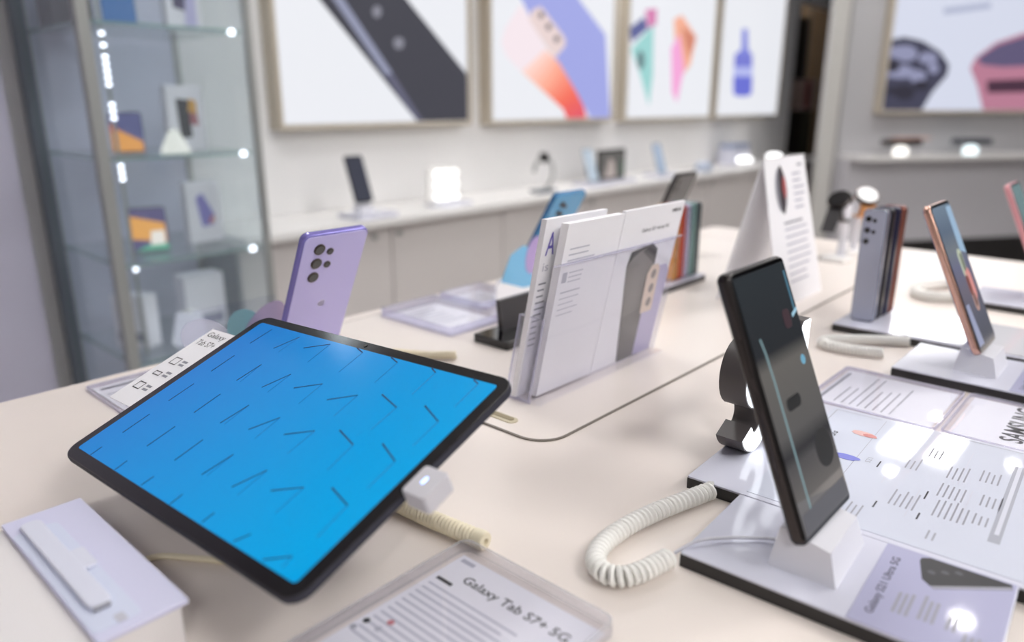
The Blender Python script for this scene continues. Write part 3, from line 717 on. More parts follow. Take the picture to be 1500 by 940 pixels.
for q in range(3):
    on_sheet(lr, 'lens_picture', [(0.181 + .0015 * q + a * .0048, 0.101 - q * .0165 + b * .0055) for a, b in circle(0, 0, 1, 12)], 0.0018, mat('lens_grey_print', rgb(132, 122, 120), rough=0.4))

# =================================================================== colour sample slabs
def sample(label, x, y, z, w, d, h, col, cat_group, face_lens=False):
    """thin upright phone sample: w along x (thickness), d along y"""
    t = thing('colour_sample', label, 'phone sample', (x, y, z), group=cat_group)
    rim = mat('sample_rim_%d_%d_%d' % col, rgb(*[int(c * .8) for c in col]), rough=0.25, metal=0.6)
    fm = mat('sample_%d_%d_%d' % col, rgb(*col), rough=0.25, coat=0.2)
    m = MB()
    m.slab(d, h, w, 0.006, 0.002, 'xz', 0, h / 2, -w / 2, 5)
    m.v = [(-p[1] if False else p[1], p[0], p[2]) for p in m.v]
    obj('sample_body', m, rim, t, True)
    m = MB().slab(d - .003, h - .003, 0.001, 0.005, 0.0004, 'xz', 0, h / 2, 0, 5)
    m.v = [(p[1] - w / 2 - .0005, p[0], p[2]) for p in m.v]
    obj('sample_face', m, fm, t, True)
    if face_lens:
        for (a, b, rr) in ((0.007, h - .012, .0036), (0.007, h - .026, .0036), (0.007, h - .040, .0036), (-0.0005, h - .0135, .0024), (-0.0005, h - .0275, .0024)):
            obj('camera_lens', MB().prism(circle(a, b, rr, 12), -w / 2 - .0014, -w / 2 - .0003, 'yz'), LENS, t)
    return t
b4 = display_base('sample_base', 'white base with black edge under the upright silver and dark phone samples', 0.950, 1.085, 0.06, 0.308)
obj('glossy_sheet', MB().slab(0.125, 0.165, 0.0012, 0.003, 0.0003, 'xy', 0.0, -0.036, 0.0101, 3, 1), mat('glossy_grey_sheet', rgb(206, 206, 212), rough=0.05), b4)
for i, (c, nm) in enumerate((((178, 182, 200), 'silver phone sample with five lenses, nearest of the upright row'), ((58, 56, 62), 'charcoal phone sample, second in the upright row behind silver'), ((52, 54, 84), 'navy phone sample, third in the upright row'), ((176, 108, 92), 'bronze-red phone sample, farthest in the upright row behind navy'))):
    sample(nm, 0.989 + 0.0195 * i, 0.2835 - 0.0012 * i, 0.0101, 0.0125, 0.029, 0.143, c, None, i == 0)
b6 = display_base('sample_base', 'white base with black edge under the bright coloured samples beside leaflets', 0.955, 1.092, 0.562, 0.625, LT)
for i, (c, nm) in enumerate((((226, 158, 88), 'orange phone sample beside the leaflets'), ((216, 84, 58), 'red phone sample between the orange and lilac ones'), ((196, 188, 220), 'lilac phone sample in the bright coloured row'), ((136, 176, 172), 'teal phone sample in the bright coloured row'), ((84, 96, 100), 'slate phone sample, last of the bright coloured row'))):
    sample(nm, 1.010 + 0.0160 * i, 0.59, LT + 0.0101, 0.0120, 0.040, 0.118, c, None)

# =================================================================== tent card
tc = thing('tent_card', 'tall white folded tent card with a watch picture', 'tent card', (1.07, 0.44, LT))
hw, hz = 0.08, 0.205
def leaf(yb, nm):
    a = [(-hw, yb, 0), (hw, yb, 0), (hw * .82, 0, hz), (-hw * .92, 0, hz)]
    s = 0.0012 if yb < 0 else -0.0012
    return obj(nm, MB().loops([a, [(p[0], p[1] + s, p[2]) for p in a]]), PAPER, tc)
fl = leaf(-0.045, 'front_leaf')
leaf(0.05, 'rear_leaf')
def on_tent(name, pts, material, k=0):
    vs = [(a, -0.045 * (1 - b / hz) - 0.0006 - .0002 * k, b) for a, b in pts]
    return obj(name, MB().add(vs, [tuple(range(len(vs)))]), material, fl)
on_tent('watch_picture', [(-0.028 + .019 * a, 0.160 + .031 * b) for a, b in circle(0, 0, 1, 16)], mat('watch_print_grey', rgb(150, 150, 160), rough=0.4))
on_tent('watch_strap_picture', [(-0.026 + .010 * a, 0.160 + .034 * b) for a, b in circle(0, 0, 1, 16)], mat('watch_print_dark', rgb(72, 66, 72), rough=0.4), 1)
on_tent('watch_face_picture', [(-0.018 + .006 * a, 0.163 + .016 * b) for a, b in circle(0, 0, 1, 12)], mat('watch_print_red', rgb(178, 84, 84), rough=0.4), 2)
def tent_rows(x0, x1, z0, n, p, h, mt_, seed):
    rnd = random.Random(seed)
    m = MB()
    for i in range(n):
        z, xe = z0 - i * p, x1 - (x1 - x0) * .3 * rnd.random()
        f = lambda z_: -0.045 * (1 - z_ / hz) - .0006
        m.quad((x0, f(z), z), (xe, f(z), z), (xe, f(z + h), z + h), (x0, f(z + h), z + h))
    obj('small_print', m, mt_, fl)
tent_rows(0.035, 0.052, 0.190, 1, .01, 0.003, INKG, 1)
tent_rows(0.014, 0.054, 0.178, 6, .0095, 0.003, INKL, 2)
tent_rows(-0.03, 0.04, 0.112, 1, .01, 0.003, INKG, 3)
tent_rows(-0.03, 0.055, 0.103, 8, .0105, 0.0026, INKL, 4)

# =================================================================== watches on stands
def watch(x, y, rz, strap, label, lab2):
    s = thing('watch_stand', lab2, 'watch stand', (x, y, 0), (0, 0, rz))
    obj('stand_foot', MB().slab(0.046, 0.044, 0.010, 0.006, 0.002, 'xy', 0, 0, 0.0), SHELFW, s, True)
    obj('foot_pad', MB().box(-0.028, -0.0235, -0.012, 0.012, 0.0, 0.008), DARKM, s)
    obj('stand_arm', MB().tube(spline([(0, 0.014, 0.009), (0, 0.016, 0.05), (0, 0.004, 0.088)], 6), 0.008, 10), WEDGE, s, True)
    obj('cushion', MB().tube([(-0.012, 0.0, 0.094), (0.012, 0.0, 0.094)], 0.0155, 18), WEDGE, s, True)
    w = thing('smart_watch', label, 'watch', (x, y, 0.094), (0, 0, rz))
    lp = [( 0, 0.0185 * math.cos(a), 0.0185 * math.sin(a)) for a in [R(150 - 330 * i / 22) for i in range(23)]]
    ls = []
    for p in lp:
        n = Vector(p).normalized()
        ls.append([(-0.010, p[1], p[2]), (0.010, p[1], p[2]), (0.010, p[1] + n.y * .0025, p[2] + n.z * .0025), (-0.010, p[1] + n.y * .0025, p[2] + n.z * .0025)])
    obj('strap', MB().loops(ls), strap, w, True)
    cs = obj('case', MB().lathe([(0.0, 0), (0.019, 0), (0.021, 0.003), (0.021, 0.008), (0.019, 0.010), (0.0, 0.010)], 24), BLACKF, w, True)
    cs.location = (0, -0.0125, 0.0160)
    cs.rotation_euler = (R(40), 0, 0)
    obj('watch_glass', MB().prism(circle(0, 0, 0.017, 24), 0.0098, 0.0106), BLACK, cs)
    # tail of the strap hanging down in front
    obj('strap_tail', MB().loops([[(-0.013, -0.0215, 0.012), (0.013, -0.0215, 0.012), (0.013, -0.0245, 0.012), (-0.013, -0.0245, 0.012)], [(-0.012, -0.046, -0.034), (0.012, -0.046, -0.034), (0.012, -0.0490, -0.034), (-0.012, -0.0490, -0.034)]]), strap, w)
watch(1.392, 0.458, R(-98), mat('charcoal_strap', rgb(60, 58, 60), rough=0.6), 'watch with charcoal strap on white stand behind the tent card', 'white watch stand carrying the charcoal watch')
watch(1.476, 0.452, R(-50), mat('amber_strap', rgb(196, 132, 72), rough=0.6), 'watch with amber strap on white stand behind the silver sample', 'white watch stand carrying the amber watch')

# =================================================================== specification board and lit sign
bd = display_base('specification_board', 'wide white glossy specification board with black edge beside the black phone', 0.4705, 0.680, -0.06, 0.246)
bd.rotation_euler.z = R(2.6)
px, py = 0.57525, 0.093
B = lambda name, m, mt_: obj(name, m, mt_, bd)
Z = 0.0106
pg = obj('printed_page', MB().box(0.476 - px, 0.676 - px, -0.055 - py, 0.202 - py, 0.0101, 0.0104), mat('glossy_white_page', rgb(204, 208, 222), rough=0.04), bd)
ob = MB()
for (x0, x1, y0, y1) in ((0.596, 0.672, 0.1975, 0.1983), (0.672, 0.6728, 0.16, 0.1983), (0.48, 0.672, 0.1560, 0.1564), (0.6735, 0.6742, 0.045, 0.115)):
    ob.quad((x0 - px, y0 - py, Z), (x1 - px, y0 - py, Z), (x1 - px, y1 - py, Z), (x0 - px, y1 - py, Z))
B('frame_line', ob, INKG)
lettering('small_letters', '5G', INK, bd, 0.010, 0.0075, FLAT(0.6130 - px, 0.182 - py, Z))
def smear(cx, cy, rx, ry, k, seed):
    rnd = random.Random(seed)
    return MB().prism([(cx - px + a * rx * (1 + .3 * rnd.random()), cy - py + b * ry * (1 + .3 * rnd.random())) for a, b in circle(0, 0, 1, 18)], Z, Z + .0001 * k)
B('red_picture', smear(0.6320, 0.1645, 0.0045, 0.0085, 1, 1), mat('pale_red_print', rgb(214, 172, 168), rough=0.2))
B('red_picture', smear(0.6305, 0.1590, 0.0030, 0.0050, 2, 2), mat('red_print', rgb(194, 120, 116), rough=0.2))
B('blue_picture', smear(0.5785, 0.1630, 0.0045, 0.0085, 1, 3), mat('blue_print', rgb(124, 128, 204), rough=0.2))
lettering('tiny_heading', 'S21', INKG, bd, 0.010, 0.004, FLAT(0.579 - px, 0.1455 - py, Z))
k = 0
for (x0, x1, y, n) in ((0.575, 0.588, 0.139, 1), (0.588, 0.612, 0.122, 3), (0.620, 0.642, 0.112, 3), (0.545, 0.560, 0.100, 1), (0.556, 0.585, 0.094, 5), (0.590, 0.62, 0.094, 4),
                       (0.51, 0.522, 0.125, 1), (0.522, 0.55, 0.118, 5), (0.512, 0.524, 0.098, 1), (0.524, 0.556, 0.091, 6), (0.600, 0.625, 0.074, 4), (0.560, 0.582, 0.068, 4), (0.53, 0.548, 0.068, 3), (0.615, 0.65, 0.030, 4), (0.54, 0.58, 0.030, 4), (0.59, 0.61, 0.030, 4), (0.49, 0.505, 0.088, 2), (0.49, 0.51, 0.138, 3)):
    k += 1
    B('small_print', text_lines(x0 - px, x1 - px, y - py, n, 0.0037, 0.0011, Z, k, 0.3), INK if n == 1 else INKG)
for (x0, x1, y) in ((0.55, 0.6, 0.130), (0.50, 0.54, 0.148), (0.51, 0.56, 0.1055), (0.585, 0.65, 0.086), (0.53, 0.58, 0.0755), (0.56, 0.65, 0.043)):
    B('rule_line', rect(x0 - px, x1 - px, y - py, y + .0005 - py, Z), INKL)
B('grey_panel', rect(0.512 - px, 0.645 - px, 0.0505 - py, 0.0575 - py, Z), mat('grey_bar_print', rgb(168, 170, 182), rough=0.2))
B('grey_panel', rect(0.524 - px, 0.645 - px, 0.0525 - py, 0.0552 - py, Z + .0001), mat('light_bar_print', rgb(206, 208, 220), rough=0.2))

def stroke(cl, hw_):
    """outline of a stroke of half-width hw_ around a centre line"""
    P = [Vector((a, b, 0)) for a, b in cl]
    L_, R_ = [], []
    for i, p in enumerate(P):
        t = (P[min(i + 1, len(P) - 1)] - P[max(i - 1, 0)]).normalized()
        n = Vector((-t.y, t.x, 0))
        L_.append(p + n * hw_)
        R_.append(p - n * hw_)
    return L_, R_
sg = thing('lit_sign', 'dark sign with glowing white face of letters and digits, behind the black phone', 'sign', (0.511, 0.245, 0.0101))
def glyph(strokes, dx, hw_, d=0.022):
    body, face = MB(), MB()
    for cl in strokes:
        L_, R_ = stroke(cl, hw_)
        l2, r2 = stroke(cl, hw_ - .0012)
        body.loops([[(dx + l.x, 0, l.y), (dx + r.x, 0, r.y), (dx + r.x, -d, r.y), (dx + l.x, -d, l.y)] for l, r in zip(L_, R_)])
        face.loops([[(dx + l.x, -d - .0002, l.y), (dx + r.x, -d - .0002, r.y), (dx + r.x, -d - .0012, r.y), (dx + l.x, -d - .0012, l.y)] for l, r in zip(l2, r2)])
    o = obj('sign_letter', body, DARKP, sg, True)
    obj('glowing_face', face, WHITEGLOW, o)
H_, W_ = 0.092, 0.050
hs = 0.0088
def arc(cx, cy, rx, ry, a0, a1, n=14):
    return [(cx + rx * math.cos(R(a0 + (a1 - a0) * i / n)), cy + ry * math.sin(R(a0 + (a1 - a0) * i / n))) for i in range(n + 1)]
ry = (H_ - 2 * hs) / 4
rx = W_ / 2 - hs
S_path = arc(W_ / 2, H_ - hs - ry, rx, ry, 20, 270, 18) + arc(W_ / 2, hs + ry, rx, ry, 90, -155, 18)[1:]
glyph([S_path], 0.0, hs)
two = arc(0.021, H_ - hs - 0.0185, 0.0145, 0.0185, 170, -35, 14) + [(0.012, 0.024), (0.009, hs)] 
glyph([two, [(0.004, hs), (0.038, hs)]], 0.054, hs)
one = [(0.006, 0.0), (0.006, H_ - .022), (-0.004, H_ - .029), (-0.004, H_ - .013), (0.008, H_), (0.0215, H_), (0.0215, 0.0)]
one = [(a + 0.097, b) for a, b in one]
on_ = obj('sign_letter', MB().prism(one, -0.022, 0.0, 'xz'), DARKP, sg)
oc = (0.097 + .011, H_ / 2)
obj('glowing_face', MB().prism([(oc[0] + (a - oc[0]) * .93, oc[1] + (b - oc[1]) * .985) for a, b in one], -0.0232, -0.0222, 'xz'), WHITEGLOW, on_)

# ---- acrylic text sheets beyond the board -----------------------------------------------------
sh = sheet_holder('acrylic_sheet_holder', 'clear acrylic sheet with dense text lines beyond the specification board', 0.697, 0.815, 0.128, 0.243, 0, 0.004)
obj('sheet_heading', text_lines(-0.045, 0.045, 0.047, 1, 0.01, 0.0035, 0.0011, 1, 0), INKG, sh)
obj('small_print', text_lines(-0.045, 0.05, 0.034, 8, 0.0072, 0.0013, 0.0011, 2, 0.5), INKG, sh)
sh = sheet_holder('acrylic_sheet_holder', 'clear acrylic sheet with a bold black company name', 0.699, 0.818, 0.012, 0.1245, 0, 0.004)
lettering('company_name', 'SAMSUNG', INK, sh, 0.092, 0.018, FLAT(0.7190 - 0.7585, 0.0655 - 0.06825, 0.00115), 0.018)

# =================================================================== tablet
tx, ty, tz = Vector(TAB['x']), Vector(TAB['y']), Vector(TAB['z'])
tm = Matrix((tx, ty, tz)).transposed().to_4x4()
tm.translation = Vector(TAB['c']) + Vector((0, 0, T))
tab = thing('tablet', 'large tablet with bright blue screen of needle shapes, tilted towards the viewer', 'tablet', mw=tm)
TW, TH_ = 0.285, 0.185
obj('body', MB().slab(TW, TH_, 0.0057, 0.0125, 0.0014, 'xz', 0, 0, 0.0003, 8, 3), GRAPH, tab, True)
obj('bezel', MB().slab(TW - .0012, TH_ - .0012, 0.0010, 0.012, 0.0003, 'xz', 0, 0, -0.0001, 8, 2), mat('black_bezel_glass', rgb(22, 20, 22), rough=0.12), tab, True)
SW, SH = 0.2669, 0.1668
bl = bpy.data.materials.new('blue_screen_image')
bl.use_nodes = True
nt = bl.node_tree
bs_ = nt.nodes['Principled BSDF']
tcn = nt.nodes.new('ShaderNodeTexCoord')
mp = nt.nodes.new('ShaderNodeMapping')
mp.inputs['Rotation'].default_value = (0, R(-18), 0)
gr = nt.nodes.new('ShaderNodeSeparateXYZ')
mr = nt.nodes.new('ShaderNodeMapRange')
mr.inputs[1].default_value = -0.13
mr.inputs[2].default_value = 0.13
cr = nt.nodes.new('ShaderNodeValToRGB')
cr.color_ramp.elements[0].color = rgb(0, 122, 206)
cr.color_ramp.elements[1].color = rgb(0, 166, 232)
e_ = cr.color_ramp.elements.new(0.5)
e_.color = rgb(0, 146, 221)
nt.links.new(tcn.outputs['Object'], mp.inputs[0])
nt.links.new(mp.outputs[0], gr.inputs[0])
nt.links.new(gr.outputs[0], mr.inputs[0])
nt.links.new(mr.outputs[0], cr.inputs[0])
nt.links.new(cr.outputs[0], bs_.inputs['Emission Color'])
bs_.inputs['Emission Strength'].default_value = 0.88
bs_.inputs['Base Color'].default_value = (0, 0, 0, 1)
bs_.inputs['Roughness'].default_value = 0.14
bs_.inputs['Specular IOR Level'].default_value = 0.3
dsp = obj('display', MB().slab(SW, SH, 0.0002, 0.0025, 0.0001, 'xz', 0, 0, -0.0003, 4, 1), bl, tab)
def needle(mb, a, b, w0, w1, y):
    a = Vector((a[0] / 1000 - SW / 2, 0, SH / 2 - a[1] / 1000))
    b = Vector((b[0] / 1000 - SW / 2, 0, SH / 2 - b[1] / 1000))
    n = (b - a).normalized().cross(Vector((0, 1, 0)))
    mb.quad(*[(p.x, y, p.z) for p in (a + n * w0, a - n * w0, b - n * w1, b + n * w1)])
NEED = printed('needle_navy', 2, 30, 72, 1.0)
NSH = printed('needle_shade', 4, 92, 156, 1.0)
for nd in NEEDLES:
    mbn = MB()
    if len(nd) == 3:
        needle(mbn, nd[1], nd[2], 0.00035, 0.0003, -0.0004)
        obj('needle_shadow', mbn, NSH, dsp)
        mbn = MB()
    needle(mbn, nd[0], nd[1], 0.00058, 0.00048, -0.00045)
    obj('needle', mbn, NEED, dsp)
obj('front_camera', MB().prism(circle(-0.001, 0.0878, 0.0016, 12), -0.0006, -0.0002, 'xz'), LENS, tab)
# its stand, mostly hidden below
st = thing('tablet_stand', 'white angled stand under the tilted tablet', 'tablet stand', (0.262, 0.44, 0))
cz = 0.0753
def under(u, v, off):
    p = Vector(TAB['c']) + tx * u + tz * v + ty * off
    return (p.x - 0.262, p.y - 0.44, p.z)
a = [under(u, v, 0.0075) for u, v in ((-0.05, -0.045), (0.05, -0.045), (0.05, 0.05), (-0.05, 0.05))]
b = [under(u, v, 0.0115) for u, v in ((-0.05, -0.045), (0.05, -0.045), (0.05, 0.05), (-0.05, 0.05))]
obj('tilted_plate', MB().loops([a, b]), WEDGE, st)
obj('stem', MB().tube([(0.02, 0, 0.004), (0.012, -0.004, 0.066)], 0.012, 12), WEDGE, st, True)
obj('foot_plate', MB().slab(0.10, 0.11, 0.005, 0.01, 0.001, 'xy', 0.02, 0, 0.0), WEDGE, st, True)
pr = obj('card_arm', MB().loops([[under(u, v, 0.0075) for u, v in ((-0.16, 0.0), (-0.05, 0.0), (-0.05, 0.03), (-0.16, 0.03))], [under(u, v, 0.0105) for u, v in ((-0.16, 0.0), (-0.05, 0.0), (-0.05, 0.03), (-0.16, 0.03))]]), WEDGE, st)
# name card held behind the tablet
cm = tm.copy()
nc = thing('name_card', 'white name card with small icons sticking out behind the tablet', 'card', mw=cm)
cx0, cx1, cz0, cz1 = -0.193, -0.115, -0.0345, 0.0665
obj('card_sheet', MB().loops([[(a_, y_, b_) for a_, b_ in ((cx0, cz0), (cx1, cz0), (cx1, cz1), (cx0, cz1))] for y_ in (0.0066, 0.0073)]), PAPER, nc)
def on_card(x, z):
    return frame_matrix((x, 0.0064, z), (1, 0, 0), (0, 0, 1))
lettering('card_title', 'Galaxy', INK, nc, 0.0275, 0.0082, on_card(-0.1885, 0.0545), 0.0)
lettering('card_title', 'Tab S7+', INK, nc, 0.0275, 0.0068, on_card(-0.1885, 0.0445), 0.0)
for i, z in enumerate((0.016, 0.0005, -0.018)):
    m = MB()
    x0, x1, z0, z1 = -0.1850, -0.1745, z, z + (0.009, 0.005, 0.0085)[i]
    for (a0, a1, c0, c1) in ((x0, x1, z0, z0 + .0009), (x0, x1, z1 - .0009, z1), (x0, x0 + .0009, z0, z1), (x1 - .0009, x1, z0, z1)):
        m.quad((a0, 0.0064, c0), (a1, 0.0064, c0), (a1, 0.0064, c1), (a0, 0.0064, c1))
    obj('icon', m, INK, nc)
    m = MB()
    for q in range(2):
        m.quad((-0.1705, 0.0064, z + .001 + q * .0042), (-0.163, 0.0064, z + .001 + q * .0042), (-0.163, 0.0064, z + .0034 + q * .0042), (-0.1705, 0.0064, z + .0034 + q * .0042))
    obj('small_print', m, INKG, nc)

# ---- security connector and its spiral cord --------------------------------------------------
def tabp(u, v, off=0.0):
    p = Vector(TAB['c']) + tx * u + tz * v + ty * off
    return Vector((p.x, p.y, p.z))
sc_ = thing('security_tether', 'white connector plugged into the tablet side with a cream spiral cord', 'security cord', (0, 0, 0))
m = MB().slab(0.0185, 0.0215, 0.0125, 0.0025, 0.0012, 'xz', 0.1505, -0.003, -0.0030, 4, 2)
m.v = [tuple(tabp(p[0], p[2], p[1])) for p in m.v]
cb = obj('connector', m, mat('white_connector_plastic', rgb(206, 204, 210), rough=0.35), sc_, True)
m = MB().slab(0.0022, 0.0052, 0.0004, 0.0009, 0.0001, 'xz', 0.1500, -0.0025, -0.0033, 3, 1)
m.v = [tuple(tabp(p[0], p[2], p[1])) for p in m.v]
obj('status_light', m, glow('blue_status_led', (0.35, 0.5, 1.0, 1), 3.0), cb)
sp_ = obj('spiral_cord', MB().coil(spline([(0.300, 0.50, 0.0068), (0.2955, 0.42, 0.0068), (0.2955, 0.36, 0.0068), (0.3015, 0.3005, 0.0068)], 10), 0.0047, 0.0018, 0.0031, 12, 6), CORDC, sc_, True)
ax = Vector((0.0060, -0.0595, 0)).normalized()
e0 = Vector((0.3015, 0.3005, 0.0068))
side_, up_ = Vector((-ax.y, ax.x, 0)), Vector((0, 0, 1))
ringp = lambda r_, t_: [e0 + ax * t_ + side_ * (r_ * math.cos(2 * math.pi * k / 18)) + up_ * (r_ * math.sin(2 * math.pi * k / 18)) for k in range(18)]
obj('cord_end', MB().loops([ringp(0.0066, -0.003), ringp(0.0067, 0.002), ringp(0.0060, 0.0042), ringp(0.0024, 0.0046), ringp(0.0021, 0.001)], cap=False), CORDC, sc_, True)
obj('end_hole', MB().loops([ringp(0.0023, 0.0005), ringp(0.0023, 0.0012)]), mat('brown_hole', rgb(96, 78, 44), rough=0.8), sc_)
obj('cord_lead', MB().tube(spline([tabp(0.143, 0.004, 0.008), tabp(0.128, 0.022, 0.022), (0.306, 0.345, 0.030), (0.2965, 0.375, 0.0068)], 8), 0.0016, 8), CORDC, sc_, True)
sc2 = tag(obj('spiral_cord', MB().coil(spline([(0.505, 0.64, 0.0068), (0.522, 0.607, 0.0068), (0.547, 0.580, 0.0068)], 8), 0.0040, 0.0013, 0.0028, 10, 5), CORDC, None, True), 'short cream spiral cord lying behind the tablet', 'cord')
sc2.location.z = T

# =================================================================== pen box
bxx = thing('pen_box', 'low white box with pale lavender lid at the lower left', 'box', (0.083, 0.4295, 0))
obj('box_body', MB().slab(0.106, 0.152, 0.0265, 0.002, 0.0008, 'xy', -0.005, -0.001, 0.0), mat('white_box_card', rgb(226, 222, 222), rough=0.5), bxx, True)
lid = obj('lid_plate', MB().slab(0.0455, 0.156, 0.0030, 0.0015, 0.0006, 'xy', 0.0285, -0.001, 0.0266), mat('lavender_white_lid', rgb(206, 206, 230), rough=0.3), bxx, True)
obj('recess_panel', MB().slab(0.024, 0.128, 0.0004, 0.004, 0.0002, 'xy', 0.0185, -0.008, 0.0295), mat('pale_blue_white_panel', rgb(206, 212, 232), rough=0.35), lid)
obj('printed_mark', MB().prism(rrect(0.005, 0.008, 0.0015, 4, 0.021, -0.068), 0.0298, 0.0301), INKL, lid)
pn = thing('stylus_pen', 'pale white stylus lying on the lavender box lid', 'stylus', (0.1005, 0.4340, 0.0300))
PEN = mat('pale_pen_plastic', rgb(214, 216, 230), rough=0.3)
obj('barrel', MB().slab(0.0118, 0.116, 0.0028, 0.0045, 0.0012, 'xy', 0.0, 0.0, 0.0, 5), PEN, pn, True)
obj('clip', MB().slab(0.009, 0.024, 0.0024, 0.002, 0.0008, 'xy', 0.0085, -0.006, 0.0), PEN, pn, True)
obj('tip', MB().slab(0.0085, 0.003, 0.0022, 0.0012, 0.0006, 'xy', 0.0, -0.0585, 0.0), INKG, pn, True)
cd = tag(obj('charging_cable', MB().tube(spline([(0.1400, 0.448, 0.0022), (0.156, 0.4440, 0.0022), (0.172, 0.422, 0.0022), (0.19, 0.398, 0.0022), (0.22, 0.39, 0.0022)], 8), 0.0021, 8), CORDC, None, True), 'thin cream cord running from the box to under the tablet', 'cord')
cd.location.z = T

# =================================================================== acrylic price plate
ap = thing('acrylic_plate', 'thick clear acrylic plate with printed tablet sheet at the bottom centre', 'sign plate', (0.2195, 0.2475, 0))
w, d = 0.150, 0.118
obj('paper_sheet', MB().box(-w / 2 + .005, w / 2 - .006, -d / 2 + .004, d / 2 - .004, 0.0004, 0.0009), PAPER, ap)
obj('clear_block', MB().slab(w, d, 0.0085, 0.007, 0.0015, 'xy', 0, 0, 0.001, 6, 2), CLEAR, ap, True)
ro_, ri_ = rrect(w, d, 0.007, 6), rrect(w - .004, d - .004, 0.005, 6)
obj('clear_rim', MB().loops([[(p[0], p[1], 0.0) for p in ro_], [(p[0], p[1], 0.0096) for p in ro_], [(p[0], p[1], 0.0096) for p in ri_]], cap=False), glass('acrylic_rim_milky', (0.9, 0.9, 0.92), haze=0.25, hcol=(0.8, 0.8, 0.82)), ap)
ACR = lambda u, v: frame_matrix((v, -u, 0.00095), (0, -1, 0), (1, 0, 0))      # read from the -x side
lettering('sheet_title', 'Galaxy Tab S7+ 5G', INK, ap, 0.080, 0.0092, ACR(-0.0365, 0.046), 0.012)
def side_lines(u0, u1, v0, n, p, h, seed, rag=0.3):
    rnd = random.Random(seed)
    m = MB()
    for i in range(n):
        ue = u1 - (u1 - u0) * rag * rnd.random()
        v = v0 - i * p
        m.quad((v, -u0, 0.00095), (v, -ue, 0.00095), (v + h, -ue, 0.00095), (v + h, -u0, 0.00095))
    return m
obj('small_print', side_lines(-0.052, -0.041, 0.0625, 1, .01, .0035, 1, 0), INKL, ap)
obj('small_heading', side_lines(-0.051, -0.038, 0.0405, 1, .01, .0028, 2, 0), INK, ap)
obj('small_print', side_lines(-0.051, 0.026, 0.0345, 12, 0.0052, 0.0013, 3), INKL, ap)
obj('small_print', side_lines(-0.030, 0.040, -0.030, 5, 0.0056, 0.0013, 4), INKL, ap)
for (u, v, c) in ((-0.0505, -0.012, (36, 36, 40)), (-0.052, -0.020, (176, 176, 186)), (-0.039, -0.004, (206, 128, 134)), (-0.040, -0.012, (196, 196, 206))):
    obj('colour_dot', MB().prism(circle(v, -u, 0.0022, 12), 0.0009, 0.00098), mat('dot_%d' % c[0], rgb(*c), rough=0.5), ap)

# =================================================================== white spiral cords
def spiral(label, pts, rc=0.0050, rw=0.0019, pitch=0.0042, m_=CORD, z=0.0068):
    o = tag(obj('spiral_cord', MB().coil(spline([(a, b, z) for a, b in pts], 10), rc, rw, pitch, 12, 6), m_, None, True), label, 'cord')
    o.location.z = T
    return o
spiral('white spiral cord looping from the specification board to the black phone base', [(0.462, 0.2195), (0.440, 0.2255), (0.410, 0.2335), (0.380, 0.2385), (0.352, 0.2385), (0.334, 0.2320), (0.3265, 0.2210), (0.3295, 0.2105), (0.340, 0.2045), (0.355, 0.2010), (0.3675, 0.1985)])
spiral('white spiral cord looping behind the rose-gold rimmed phone', [(0.945, 0.215), (0.925, 0.245), (0.90, 0.275), (0.880, 0.292), (0.866, 0.285), (0.868, 0.255), (0.878, 0.225)], 0.0046, 0.0017, 0.0038)
spiral('white spiral cord looping behind the pink phone base', [(1.33, 0.235), (1.29, 0.262), (1.24, 0.282), (1.205, 0.275), (1.195, 0.25), (1.215, 0.225)], 0.0058, 0.0021, 0.0046, CORD, 0.0080)
tw = tag(obj('thin_wire', MB().tube(spline([(0.372, 0.1985, 0.0075), (0.385, 0.190, 0.0135), (0.402, 0.178, 0.0130), (0.418, 0.160, 0.0128), (0.4205, 0.1485, 0.0150)], 8), 0.0011, 8), mat('translucent_wire', rgb(214, 214, 222), rough=0.3), None, True), 'thin white wire lying on the black phone base', 'cord')
tw.location.z = T

# =================================================================== wall counter with cabinet doors
SZ = -0.1
wc = thing('wall_counter', 'long white wall shelf counter on grey-beige cabinets below the light boxes', 'counter', (0, 0, 0))
obj('shelf_top', MB().box(1.06, 5.66, 2.0, 2.345, SZ - 0.022, SZ), SHELFW, wc)
for i in range(8):
    x0 = 1.06 + (i * 0.575 if i else 0)
    dr = obj('cabinet_door', MB().box(x0 + .003, x0 + .572, 2.05, 2.07, -T + 0.08, SZ - 0.03), CABD, wc)
    lx = x0 + (0.50 if i % 2 == 0 else 0.035)
    obj('lock', MB().tube([(lx, 2.051, SZ - .062), (lx, 2.042, SZ - .062)], 0.011, 14), ALU, dr, True)
obj('carcass', MB().box(1.06, 5.66, 2.07, 2.34, -T + 0.08, SZ - 0.022), CABG, wc)
obj('plinth', MB().box(1.06, 5.66, 2.10, 2.34, -T, -T + 0.08), DARKM, wc)

